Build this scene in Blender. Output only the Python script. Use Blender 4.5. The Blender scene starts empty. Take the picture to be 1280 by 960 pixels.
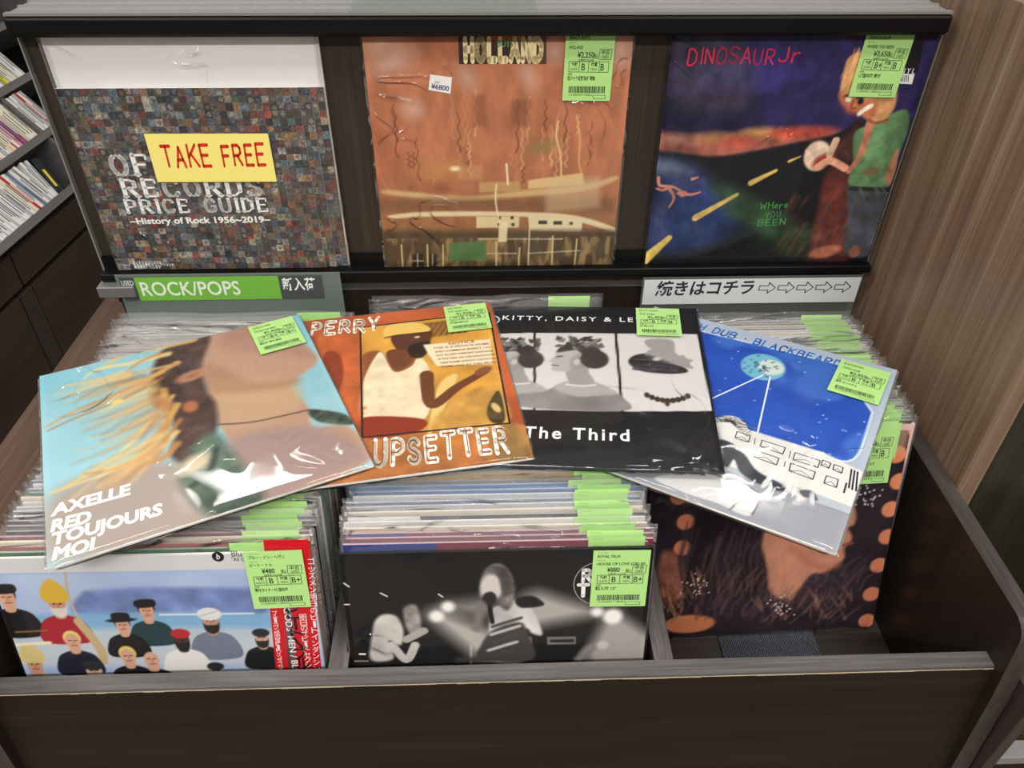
import bpy, math, random
import numpy as np
from mathutils import Matrix, Vector
random.seed(7); RS = np.random.RandomState(11)
SC = bpy.context.scene; COL = SC.collection

# ---------------------------------------------------------------- camera
cam = bpy.data.cameras.new('camera'); cam.sensor_width = 36; cam.lens = 959.74 * 36 / 1280
cam.clip_start = .02; cam.clip_end = 50
camo = bpy.data.objects.new('camera', cam); COL.objects.link(camo); SC.camera = camo
_r = Vector((.999457, -.032520, .005277)); _u = Vector((.016094, .621710, .783083)); _f = Vector((.028746, .782572, -.621895))
camo.matrix_world = Matrix(((_r.x, _u.x, -_f.x, -.01627), (_r.y, _u.y, -_f.y, -.94290), (_r.z, _u.z, -_f.z, .53742), (0, 0, 0, 1)))
# ---------------------------------------------------------------- world, shop lamps, exposure
SC.view_settings.view_transform = 'Standard'; SC.view_settings.look = 'None'
SC.view_settings.exposure = 0.0; SC.view_settings.gamma = 1; SC.view_settings.use_curve_mapping = False
SC.cycles.transparent_max_bounces = 96; SC.cycles.max_bounces = 8
w = bpy.data.worlds.new('shop'); SC.world = w; w.use_nodes = True
_n = w.node_tree; _tc = _n.nodes.new('ShaderNodeTexCoord'); _sp = _n.nodes.new('ShaderNodeSeparateXYZ'); _cr = _n.nodes.new('ShaderNodeValToRGB')
_n.links.new(_tc.outputs['Generated'], _sp.inputs[0]); _n.links.new(_sp.outputs[2], _cr.inputs[0]); _n.links.new(_cr.outputs[0], _n.nodes['Background'].inputs[0])
_cr.color_ramp.elements[0].position = .0; _cr.color_ramp.elements[0].color = (.16, .15, .14, 1)      # the shop floor and shelves all round
_cr.color_ramp.elements[1].position = .35; _cr.color_ramp.elements[1].color = (.52, .50, .48, 1)     # its pale ceiling
_n.nodes['Background'].inputs[1].default_value = .8
def lamp(name, loc, sx, sy, power, col=(1, .965, .92)):
    l = bpy.data.lights.new(name, 'AREA'); l.shape = 'RECTANGLE'; l.size = sx; l.size_y = sy; l.energy = power; l.color = col
    o = bpy.data.objects.new(name, l); COL.objects.link(o); o.location = loc
    return o
lamp('ceiling_light', (-.93, 1.24, 1.75), .50, .14, 10)
lamp('ceiling_light', (.78, 1.14, 1.75), .50, .16, 9)
lamp('ceiling_light', (-1.1, -.55, 1.75), 1.25, .16, 16)
lamp('ceiling_light', (.75, -.75, 1.75), 1.25, .16, 16)
lamp('ceiling_light', (-.9, -2.0, 1.75), 1.25, .16, 40)
lamp('ceiling_light', (.6, -2.1, 1.75), 1.25, .16, 40)

# ---------------------------------------------------------------- helpers
def lin(c):
    c = np.asarray(c, float) / 255.0
    return np.where(c <= .04045, c / 12.92, ((c + .055) / 1.055) ** 2.4)
def link(name, me, parent=None, mats=()):
    o = bpy.data.objects.new(name, me); COL.objects.link(o)
    for m in mats: me.materials.append(m)
    if parent: o.parent = parent
    return o
def tag(o, label=None, cat=None, group=None, kind=None):
    if label: o['label'] = label
    if cat: o['category'] = cat
    if group: o['group'] = group
    if kind: o['kind'] = kind
    return o
def empty(name, mw=None, loc=None):
    o = bpy.data.objects.new(name, None); o.empty_display_size = .03; COL.objects.link(o)
    if mw is not None: o.matrix_world = mw
    if loc is not None: o.location = loc
    return o
class MB:
    """vertices and faces with a material index per face"""
    def __init__(s): s.v = []; s.f = []; s.m = []
    def box(s, x0, x1, y0, y1, z0, z1, m=0, bev=0.0):
        b = len(s.v); e = bev
        if e <= 0:
            s.v += [(x, y, z) for z in (z0, z1) for y in (y0, y1) for x in (x0, x1)]
            fs = [(0, 2, 3, 1), (4, 5, 7, 6), (0, 1, 5, 4), (2, 6, 7, 3), (0, 4, 6, 2), (1, 3, 7, 5)]
            s.f += [tuple(b + i for i in f) for f in fs]; s.m += [m] * 6
            return
        idx = {}
        for ax in range(3):
            for sx in (0, 1):
                for sy in (0, 1):
                    for sz in (0, 1):
                        p = [(x0, x1)[sx], (y0, y1)[sy], (z0, z1)[sz]]; sg = (sx, sy, sz)
                        for k in range(3):
                            if k != ax: p[k] += e if sg[k] == 0 else -e
                        idx[(ax, sx, sy, sz)] = len(s.v); s.v.append(tuple(p))
        def q(*k): s.f.append(tuple(idx[i] for i in k)); s.m.append(m)
        for ax in range(3):
            a2, a3 = (ax + 1) % 3, (ax + 2) % 3
            for sg in (0, 1):
                def key(u, v, axx=ax):
                    d = [0, 0, 0]; d[ax] = sg; d[a2] = u; d[a3] = v; return (axx, *d)
                ks = [key(0, 0), key(1, 0), key(1, 1), key(0, 1)]
                q(*(ks if sg else ks[::-1]))
        for ax in range(3):
            a2, a3 = (ax + 1) % 3, (ax + 2) % 3
            for u in (0, 1):
                for v in (0, 1):
                    def key(t, n):
                        d = [0, 0, 0]; d[ax] = t; d[a2] = u; d[a3] = v; return (n, *d)
                    q(key(0, a2), key(1, a2), key(1, a3), key(0, a3))
        for sx in (0, 1):
            for sy in (0, 1):
                for sz in (0, 1): q((0, sx, sy, sz), (1, sx, sy, sz), (2, sx, sy, sz))
    def prism(s, pts, a0, a1, axis, m=0):
        """polygon pts in the plane across `axis`, extruded from a0 to a1"""
        b = len(s.v); n = len(pts)
        def P(p, a): return {0: (a, p[0], p[1]), 1: (p[0], a, p[1]), 2: (p[0], p[1], a)}[axis]
        s.v += [P(p, a0) for p in pts] + [P(p, a1) for p in pts]
        s.f += [tuple(range(b, b + n)), tuple(range(b + 2 * n - 1, b + n - 1, -1))]; s.m += [m, m]
        for i in range(n):
            j = (i + 1) % n; s.f.append((b + i, b + n + i, b + n + j, b + j)); s.m.append(m)
    def build(s, name, mats, parent=None, smooth=False, bevel=0):
        me = bpy.data.meshes.new(name); me.from_pydata(s.v, [], s.f)
        me.polygons.foreach_set('material_index', s.m)
        import bmesh
        bm = bmesh.new(); bm.from_mesh(me); bmesh.ops.recalc_face_normals(bm, faces=bm.faces)
        if bevel: bmesh.ops.bevel(bm, geom=bm.edges[:], offset=bevel, segments=2, affect='EDGES', profile=.6)
        bm.to_mesh(me); bm.free()
        if smooth: me.polygons.foreach_set('use_smooth', [True] * len(me.polygons))
        me.update()
        return link(name, me, parent, mats if isinstance(mats, (list, tuple)) else [mats])

# ---------------------------------------------------------------- materials
def newmat(name):
    m = bpy.data.materials.new(name); m.use_nodes = True; nt = m.node_tree
    return m, nt, nt.nodes['Principled BSDF'], nt.nodes.new, nt.links.new
def plain(name, c, rough=.5, metal=0, spec=.5):
    m, nt, b, N, L = newmat(name)
    b.inputs['Base Color'].default_value = (*lin(c), 1); b.inputs['Roughness'].default_value = rough
    b.inputs['Metallic'].default_value = metal; b.inputs['Specular IOR Level'].default_value = spec
    n = N('ShaderNodeTexNoise'); n.inputs['Scale'].default_value = 60; n.inputs['Detail'].default_value = 4
    r = N('ShaderNodeMapRange'); r.inputs[3].default_value = max(.02, rough - .06); r.inputs[4].default_value = rough + .08
    L(n.outputs[0], r.inputs[0]); L(r.outputs[0], b.inputs['Roughness'])
    return m
def wood(name, cols, axis, fine=260, rough=.45, spec=.4, long=3.0, bump=.0):
    """laminate with streaks that run along `axis`"""
    m, nt, b, N, L = newmat(name)
    tc = N('ShaderNodeTexCoord'); mp = N('ShaderNodeMapping')
    sc = [fine] * 3; sc[axis] = long; mp.inputs['Scale'].default_value = sc
    L(tc.outputs['Object'], mp.inputs[0])
    n1 = N('ShaderNodeTexNoise'); n1.inputs['Scale'].default_value = 1; n1.inputs['Detail'].default_value = 5; n1.inputs['Roughness'].default_value = .65
    L(mp.outputs[0], n1.inputs['Vector'])
    mp2 = N('ShaderNodeMapping'); sc2 = [fine * .17] * 3; sc2[axis] = long * .4; mp2.inputs['Scale'].default_value = sc2
    L(tc.outputs['Object'], mp2.inputs[0])
    n2 = N('ShaderNodeTexNoise'); n2.inputs['Scale'].default_value = 1; n2.inputs['Detail'].default_value = 3
    L(mp2.outputs[0], n2.inputs['Vector'])
    mx = N('ShaderNodeMath'); mx.operation = 'MULTIPLY_ADD'; mx.inputs[1].default_value = .55
    md = N('ShaderNodeMath'); md.operation = 'MULTIPLY'; md.inputs[1].default_value = .45
    L(n2.outputs[0], md.inputs[0]); L(n1.outputs[0], mx.inputs[0]); L(md.outputs[0], mx.inputs[2])
    cr = N('ShaderNodeValToRGB'); e = cr.color_ramp.elements
    k = len(cols)
    for i, c in enumerate(cols):
        p = .34 + .34 * i / (k - 1)
        el = e[i] if i < 2 else e.new(p)
        el.position = p; el.color = (*lin(c), 1)
    L(mx.outputs[0], cr.inputs[0]); L(cr.outputs[0], b.inputs['Base Color'])
    b.inputs['Roughness'].default_value = rough; b.inputs['Specular IOR Level'].default_value = spec
    if bump:
        bp = N('ShaderNodeBump'); bp.inputs['Strength'].default_value = bump; bp.inputs['Distance'].default_value = .0005
        L(n1.outputs[0], bp.inputs['Height']); L(bp.outputs[0], b.inputs['Normal'])
    return m
def film(name, fac=1.0, haze=.02, scale=9, bump=.6, rough=.09, stretch=(1, 1, 1), wave=.5, edge0=.045, dist=.004):
    """clear polypropylene sleeve: see-through, with sparse creases and slow waves that catch the lamps"""
    m, nt, b, N, L = newmat(name); nt.nodes.remove(b); out = nt.nodes['Material Output']
    def math_(op, a, c=None, d=None, clamp=False):
        k = N('ShaderNodeMath'); k.operation = op; k.use_clamp = clamp
        for i, v in enumerate((a, c, d)):
            if v is None: continue
            if isinstance(v, (int, float)): k.inputs[i].default_value = v
            else: L(v, k.inputs[i])
        return k.outputs[0]
    tc = N('ShaderNodeTexCoord'); oi = N('ShaderNodeObjectInfo'); mp = N('ShaderNodeMapping'); mp.inputs['Scale'].default_value = stretch
    L(tc.outputs['Object'], mp.inputs[0]); cx = N('ShaderNodeCombineXYZ'); L(math_('MULTIPLY', oi.outputs['Random'], 40.0), cx.inputs[0]); L(math_('MULTIPLY', oi.outputs['Random'], 17.0), cx.inputs[2]); L(cx.outputs[0], mp.inputs['Location'])
    def noise(sc, dist=0, det=2):
        n = N('ShaderNodeTexNoise'); n.inputs['Scale'].default_value = sc; n.inputs['Detail'].default_value = det; n.inputs['Distortion'].default_value = dist; L(mp.outputs[0], n.inputs['Vector']); return n.outputs[0]
    ridge = math_('SUBTRACT', 1.0, math_('ABSOLUTE', math_('MULTIPLY_ADD', noise(scale, 1.2, 2), 2.0, -1.0)))
    ridge = math_('POWER', ridge, 14.0)
    mask = math_('MULTIPLY_ADD', noise(scale * .7, 0, 1), 6.0, -3.0, True)
    h = math_('ADD', math_('MULTIPLY', ridge, mask), math_('MULTIPLY', noise(scale * .8, .4, 1), wave))
    bp = N('ShaderNodeBump'); bp.inputs['Strength'].default_value = bump; bp.inputs['Distance'].default_value = dist; L(h, bp.inputs['Height'])
    geo = N('ShaderNodeNewGeometry'); dt = N('ShaderNodeVectorMath'); dt.operation = 'DOT_PRODUCT'; L(geo.outputs['Incoming'], dt.inputs[0]); L(bp.outputs[0], dt.inputs[1])
    g = math_('POWER', math_('SUBTRACT', 1.0, math_('ABSOLUTE', dt.outputs['Value']), None, True), 5.0)
    f = math_('MULTIPLY_ADD', g, .95 * fac, edge0 * fac, True)
    tr = N('ShaderNodeBsdfTransparent'); tr.inputs[0].default_value = (.995, .995, .995, 1)
    gl = N('ShaderNodeBsdfGlossy'); gl.inputs['Roughness'].default_value = rough; L(bp.outputs[0], gl.inputs['Normal'])
    df = N('ShaderNodeBsdfDiffuse'); df.inputs[0].default_value = (.9, .9, .9, 1)
    m1 = N('ShaderNodeMixShader'); m1.inputs[0].default_value = haze; L(tr.outputs[0], m1.inputs[1]); L(df.outputs[0], m1.inputs[2])
    m2 = N('ShaderNodeMixShader'); L(f, m2.inputs[0]); L(m1.outputs[0], m2.inputs[1]); L(gl.outputs[0], m2.inputs[2])
    L(m2.outputs[0], out.inputs[0])
    return m
def printed(name, rough=.5, spec=.3):
    m, nt, b, N, L = newmat(name)
    a = N('ShaderNodeAttribute'); a.attribute_name = 'ink'; L(a.outputs['Color'], b.inputs['Base Color'])
    n = N('ShaderNodeTexNoise'); n.inputs['Scale'].default_value = 35
    r = N('ShaderNodeMapRange'); r.inputs[3].default_value = rough - .08; r.inputs[4].default_value = rough + .08
    L(n.outputs[0], r.inputs[0]); L(r.outputs[0], b.inputs['Roughness'])
    b.inputs['Specular IOR Level'].default_value = spec
    return m
PRINT = printed('printed_card', .55, .12); PAPER = printed('printed_paper', .75, .12)
FILM_T = film('clear_film_filed', 1.0, .055, 10, 1.0, .11, (.4, 2.6, 1), .7, .05, .014)
FILM_B = film('clear_film_bag', 1.0, .02, 7, 1.0, .07, dist=.010)
FILM_D = film('clear_film_display', 1.0, .005, 9, 1.0, .06, edge0=.032, dist=.006)
FILM_L = film('clear_film_loose', 1.0, .004, 8, .8, .09, edge0=.035)
FRONTWOOD = wood('dark_laminate', [(31, 24, 16), (38, 30, 21), (46, 37, 27)], 0, 420, .5, .16, 6)
SIDEWOOD = wood('dark_laminate_upright', [(30, 25, 20), (38, 31, 24), (46, 38, 30)], 2, 420, .38, .4, 6)
EDGE = wood('grey_brown_edge_band', [(66, 63, 62), (88, 85, 84), (112, 109, 108)], 0, 520, .34, .5, 10)
EDGE_Y = wood('grey_brown_edge_band_deep', [(48, 44, 42), (66, 61, 58), (84, 79, 76)], 1, 520, .36, .5, 10)
EDGE_YL = wood('grey_edge_band_deep', [(66, 62, 60), (88, 84, 82), (112, 108, 106)], 1, 520, .34, .5, 10)
EDGE_Z = wood('brown_edge_band_upright', [(48, 42, 38), (58, 51, 46), (68, 60, 54)], 2, 420, .4, .4, 10)
WALNUT = wood('walnut_laminate', [(102, 79, 61), (123, 98, 78), (140, 115, 94), (164, 142, 122)], 2, 230, .40, .4, 2.2)
WALNUT_Y = wood('walnut_laminate_flat', [(64, 46, 34), (82, 61, 46), (100, 77, 60)], 1, 200, .40, .4, 4)
BACKWOOD = wood('panel_laminate', [(40, 34, 28), (52, 44, 36), (64, 55, 45)], 2, 300, .40, .35, 4)
BLACK = plain('satin_black', (11, 10, 10), .45, 0, .2)
CHIP = plain('worn_chip_core', (190, 172, 140), .8)
ALU = plain('brushed_aluminium', (170, 170, 168), .28, .6)
GREYMETAL = plain('grey_metal', (120, 120, 118), .4, .4)
DARKCAB = wood('cabinet_laminate', [(46, 37, 27), (56, 45, 34), (66, 54, 42)], 1, 200, .45, .35, 4)
RACKGREY = wood('rack_grey_edge', [(86, 84, 84), (100, 98, 98), (114, 112, 112)], 1, 300, .4, .45, 6)
CARPET = plain('ribbed_carpet', (58, 60, 66), .95, 0, .1)
def carpet_nodes():
    nt = CARPET.node_tree; b = nt.nodes['Principled BSDF']; N = nt.nodes.new; L = nt.links.new
    tc = N('ShaderNodeTexCoord'); wv = N('ShaderNodeTexWave'); wv.inputs['Scale'].default_value = 130; wv.inputs['Distortion'].default_value = 3; wv.inputs['Detail'].default_value = 3
    L(tc.outputs['Object'], wv.inputs[0])
    n = N('ShaderNodeTexNoise'); n.inputs['Scale'].default_value = 420; L(tc.outputs['Object'], n.inputs[0])
    m = N('ShaderNodeMath'); m.operation = 'MULTIPLY'; L(wv.outputs['Fac'], m.inputs[0]); L(n.outputs[0], m.inputs[1])
    cr = N('ShaderNodeValToRGB'); cr.color_ramp.elements[0].color = (*lin((34, 36, 40)), 1); cr.color_ramp.elements[1].color = (*lin((128, 132, 142)), 1); cr.color_ramp.elements[1].position = .6
    L(m.outputs[0], cr.inputs[0]); L(cr.outputs[0], b.inputs['Base Color'])
    bp = N('ShaderNodeBump'); bp.inputs['Strength'].default_value = .6; bp.inputs['Distance'].default_value = .001; L(m.outputs[0], bp.inputs['Height']); L(bp.outputs[0], b.inputs['Normal'])
carpet_nodes()
def acrylic(name, tint, haze):
    m, nt, b, N, L = newmat(name); nt.nodes.remove(b); out = nt.nodes['Material Output']
    fr = N('ShaderNodeLayerWeight'); fr.inputs[0].default_value = .08
    tr = N('ShaderNodeBsdfTransparent'); tr.inputs[0].default_value = (*tint, 1)
    gl = N('ShaderNodeBsdfGlossy'); gl.inputs['Roughness'].default_value = .06
    df = N('ShaderNodeBsdfDiffuse'); df.inputs[0].default_value = (.75, .8, .78, 1)
    m1 = N('ShaderNodeMixShader'); m1.inputs[0].default_value = haze; L(tr.outputs[0], m1.inputs[1]); L(df.outputs[0], m1.inputs[2])
    m2 = N('ShaderNodeMixShader'); L(fr.outputs['Facing'], m2.inputs[0]); L(m1.outputs[0], m2.inputs[1]); L(gl.outputs[0], m2.inputs[2]); L(m2.outputs[0], out.inputs[0])
    return m
ACRYLIC = acrylic('clear_acrylic', (.93, .96, .94), .06)
GREENACR = acrylic('tinted_acrylic', (.55, .75, .62), .14)

# ---------------------------------------------------------------- printing: vector lettering
_tc = {}
def glyphs(body, shear=0, spacing=1.0, bold=0.0):
    k = (body, shear, spacing, bold)
    if k in _tc: return _tc[k]
    c = bpy.data.curves.new('lettering', 'FONT'); c.body = body; c.size = 1; c.shear = shear; c.space_character = spacing; c.offset = bold
    c.resolution_u = 3; c.fill_mode = 'BOTH'
    o = bpy.data.objects.new('lettering', c); COL.objects.link(o)
    me = o.evaluated_get(bpy.context.evaluated_depsgraph_get()).to_mesh()
    v = np.array([p.co[:2] for p in me.vertices]); me.calc_loop_triangles()
    f = [tuple(t.vertices) for t in me.loop_triangles]
    o.evaluated_get(bpy.context.evaluated_depsgraph_get()).to_mesh_clear()
    bpy.data.objects.remove(o); bpy.data.curves.remove(c)
    _tc[k] = (v, f); return v, f
STK = {
 'A': [[(0, 0), (.35, 1), (.7, 0)], [(.13, .36), (.57, .36)]],
 'B': [[(0, 0), (0, 1), (.42, 1), (.6, .88), (.6, .66), (.42, .54), (0, .54)], [(.42, .54), (.66, .4), (.66, .14), (.46, 0), (0, 0)]],
 'C': [[(.66, .82), (.5, .98), (.22, .98), (.02, .74), (.02, .26), (.22, .02), (.5, .02), (.66, .18)]],
 'D': [[(0, 0), (0, 1), (.35, 1), (.65, .74), (.65, .26), (.35, 0), (0, 0)]],
 'E': [[(.62, 1), (0, 1), (0, 0), (.62, 0)], [(0, .52), (.5, .52)]],
 'F': [[(.62, 1), (0, 1), (0, 0)], [(0, .52), (.5, .52)]],
 'G': [[(.66, .82), (.5, .98), (.22, .98), (.02, .74), (.02, .26), (.22, .02), (.5, .02), (.66, .18), (.66, .44), (.4, .44)]],
 'H': [[(0, 0), (0, 1)], [(.65, 0), (.65, 1)], [(0, .52), (.65, .52)]],
 'I': [[(.1, 0), (.1, 1)]],
 'J': [[(.55, 1), (.55, .2), (.4, .02), (.15, .02), (0, .2)]],
 'K': [[(0, 0), (0, 1)], [(.62, 1), (0, .45)], [(.2, .6), (.66, 0)]],
 'L': [[(0, 1), (0, 0), (.6, 0)]],
 'M': [[(0, 0), (.04, 1), (.4, .3), (.76, 1), (.8, 0)]],
 'N': [[(0, 0), (0, 1), (.62, 0), (.62, 1)]],
 'O': [[(.35, 1), (.1, .86), (0, .5), (.1, .14), (.35, 0), (.6, .14), (.7, .5), (.6, .86), (.35, 1)]],
 'P': [[(0, 0), (0, 1), (.42, 1), (.62, .86), (.62, .6), (.42, .46), (0, .46)]],
 'R': [[(0, 0), (0, 1), (.42, 1), (.62, .86), (.62, .62), (.42, .48), (0, .48)], [(.3, .48), (.66, 0)]],
 'S': [[(.6, .84), (.42, .98), (.16, .98), (.02, .8), (.1, .6), (.5, .42), (.62, .22), (.46, .02), (.18, .02), (0, .16)]],
 'T': [[(0, 1), (.7, 1)], [(.35, 1), (.35, 0)]],
 'U': [[(0, 1), (0, .24), (.18, 0), (.46, 0), (.64, .24), (.64, 1)]],
 'W': [[(0, 1), (.2, 0), (.42, .72), (.64, 0), (.86, 1)]],
 'Y': [[(0, 1), (.33, .48), (.66, 1)], [(.33, .48), (.33, 0)]],
 'X': [[(0, 0), (.65, 1)], [(0, 1), (.65, 0)]],
 'h': [[(0, 0), (0, 1)], [(0, .5), (.25, .62), (.45, .5), (.45, 0)]],
 'e': [[(0, .34), (.42, .34), (.4, .55), (.2, .64), (.02, .45), (.02, .16), (.2, 0), (.42, .1)]],
 'r': [[(0, 0), (0, .64)], [(0, .4), (.2, .62), (.4, .6)]],
 '.': [[(.08, .44), (.14, .44)]], ' ': [],
}
def stroke_tris(p, w0, w1=None):
    """thick polyline as triangles (same ink, so overlaps do not show)"""
    V = []; F = []; w1 = w1 or w0
    for i in range(len(p) - 1):
        a = np.array(p[i], float); b = np.array(p[i + 1], float); d = b - a; n = np.linalg.norm(d)
        if n < 1e-9: continue
        d /= n; q = np.array([-d[1], d[0]])
        k = len(V); V += [a - q * w0 / 2, b - q * w1 / 2, b + q * w1 / 2, a + q * w0 / 2]; F += [(k, k + 1, k + 2), (k, k + 2, k + 3)]
        for c in (a, b):
            k = len(V); V += [c + np.array([math.cos(t), math.sin(t)]) * w0 / 2 for t in np.linspace(0, 2 * math.pi, 17)[:-1]]
            F += [(k, k + j, k + j + 1) for j in range(1, 15)]
    return V, F
def stroked(body, weight=.14, jit=0, gap=.26, serif=0):
    V = []; F = []; x = 0; rr = random.Random(body)
    for ch in body:
        ps = STK.get(ch, STK.get(ch.upper(), []))
        wd = max([q[0] for p in ps for q in p], default=.4)
        dy = rr.uniform(-jit, jit); sc = 1 + rr.uniform(-jit, jit)
        for p in ps:
            pp = [(x + a * sc + rr.uniform(-jit, jit) * .4, b * sc + dy) for a, b in p]
            if ch in 'OCGSU': pp = [tuple(q) for q in smooth(pp, n=4)]
            if serif:      # thick stems, thin bars, slabs on the stem ends
                for i in range(len(pp) - 1):
                    steep = abs(pp[i + 1][1] - pp[i][1]) > abs(pp[i + 1][0] - pp[i][0]) * .9
                    v, f = stroke_tris(pp[i:i + 2], weight if steep else weight * .5); k = len(V); V += v; F += [tuple(k + t for t in g) for g in f]
                for e, q in ((0, 1), (-1, -2)):
                    if abs(pp[e][0] - pp[q][0]) < .4 and (pp[e][1] < .05 or pp[e][1] > .93) and abs(pp[e][1] - pp[q][1]) > .3:
                        s = serif; v, f = stroke_tris([(pp[e][0] - s, pp[e][1]), (pp[e][0] + s, pp[e][1])], weight * .45); k = len(V); V += v; F += [tuple(k + t for t in g) for g in f]
                    elif ch in 'EFLT' and abs(pp[e][1] - pp[q][1]) < .05:
                        y = pp[e][1]; s = -.2 if y > .8 else (.2 if y < .2 else 0)
                        v, f = stroke_tris([(pp[e][0], y), (pp[e][0], y + s)], weight * .45); k = len(V); V += v; F += [tuple(k + t for t in g) for g in f]
            else:
                v, f = stroke_tris(pp, weight); k = len(V); V += v; F += [tuple(k + t for t in g) for g in f]
        x += wd + gap + weight * .5
    return np.array(V), F

# ---------------------------------------------------------------- printing: painted areas (ink laid down on a fine grid of the sheet)
def vnoise(X, Y, s, seed=0):
    r = np.random.RandomState(seed); T = r.rand(64, 64)
    x = X * s; y = Y * s; xi = np.floor(x).astype(int); yi = np.floor(y).astype(int); fx = x - xi; fy = y - yi
    fx = fx * fx * (3 - 2 * fx); fy = fy * fy * (3 - 2 * fy)
    g = lambda a, b: T[a % 64, b % 64]
    return (g(xi, yi) * (1 - fx) + g(xi + 1, yi) * fx) * (1 - fy) + (g(xi, yi + 1) * (1 - fx) + g(xi + 1, yi + 1) * fx) * fy
def fbm(X, Y, s, seed=0, o=4): return sum(vnoise(X, Y, s * 2 ** i, seed + i) * .5 ** i for i in range(o)) / (2 - .5 ** (o - 1))
def smooth(p, closed=False, n=6):
    p = [np.array(q, float) for q in p]; m = len(p); out = []
    for i in range(m if closed else m - 1):
        g = (lambda k: p[k % m]) if closed else (lambda k: p[min(max(k, 0), m - 1)])
        a, b, c, d = g(i - 1), g(i), g(i + 1), g(i + 2)
        for t in np.linspace(0, 1, n, endpoint=False):
            out.append(.5 * (2 * b + (c - a) * t + (2 * a - 5 * b + 4 * c - d) * t * t + (3 * b - a - 3 * c + d) * t ** 3))
    if not closed: out.append(p[-1])
    return out
class Art:
    def __init__(s, n, base, ny=None):
        s.n = n; s.ny = ny or n
        s.X, s.Y = np.meshgrid(np.linspace(0, 1, s.n + 1), np.linspace(0, 1, s.ny + 1))
        s.c = np.zeros((s.ny + 1, s.n + 1, 3)); s.c[:] = base
    def mix(s, a, col): a = np.clip(a, 0, 1)[..., None]; s.c = s.c * (1 - a) + np.asarray(col, float) * a
    def ell(s, c, rx, ry, col, soft=.008, rot=0, al=1):
        dx = s.X - c[0]; dy = s.Y - c[1]; k, q = math.cos(rot), math.sin(rot)
        d = np.sqrt(((dx * k + dy * q) / rx) ** 2 + ((-dx * q + dy * k) / ry) ** 2)
        s.mix(al * (1 - d) * min(rx, ry) / soft + .5 * al, col)
    def _d(s, p, closed):
        m = np.full(s.X.shape, 9.0); ins = np.zeros(s.X.shape, bool); k = len(p); tt = np.zeros(s.X.shape)
        for i in range(k if closed else k - 1):
            (x0, y0), (x1, y1) = p[i], p[(i + 1) % k]; ex, ey = x1 - x0, y1 - y0; l = ex * ex + ey * ey + 1e-12
            t = np.clip(((s.X - x0) * ex + (s.Y - y0) * ey) / l, 0, 1)
            d = np.hypot(s.X - x0 - t * ex, s.Y - y0 - t * ey); b = d < m; m = np.where(b, d, m); tt = np.where(b, (i + t) / max(1, k - 1), tt)
            if closed:
                cr = ((y0 > s.Y) != (y1 > s.Y)) & (s.X < (s.Y - y0) * ex / (ey if abs(ey) > 1e-9 else 1e-9) + x0); ins ^= cr
        return m, ins, tt
    def poly(s, p, col, soft=.006, al=1, sm=True, tex=0, seed=1, ts=12):
        p = smooth(p, True) if sm else p
        m, ins, _ = s._d(p, True); sd = np.where(ins, m, -m); a = np.clip(sd / soft + .5, 0, 1) * al
        if tex:
            q = 1 + tex * (fbm(s.X, s.Y, ts, seed) - .5) * 2; s.c = s.c * (1 - a[..., None]) + np.clip(np.asarray(col, float) * q[..., None], 0, 255) * a[..., None]
        else: s.mix(a, col)
    def line(s, p, w0, col, w1=None, soft=.004, al=1, sm=True):
        p = smooth(p) if sm and len(p) > 2 else p
        m, _, t = s._d(p, False); w = w0 + ((w1 if w1 is not None else w0) - w0) * t
        s.mix(np.clip((w / 2 - m) / soft + .5, 0, 1) * al, col)
    def fade(s, k, g=.97): s.c = (s.c + (s.c.mean(-1, keepdims=True) - s.c) * k) * g
    def grain(s, amt, sc, seed=3, sx=1, sy=1):
        s.c = np.clip(s.c * (1 + amt * (fbm(s.X * sx, s.Y * sy, sc, seed) - .5) * 2)[..., None], 0, 255)
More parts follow.
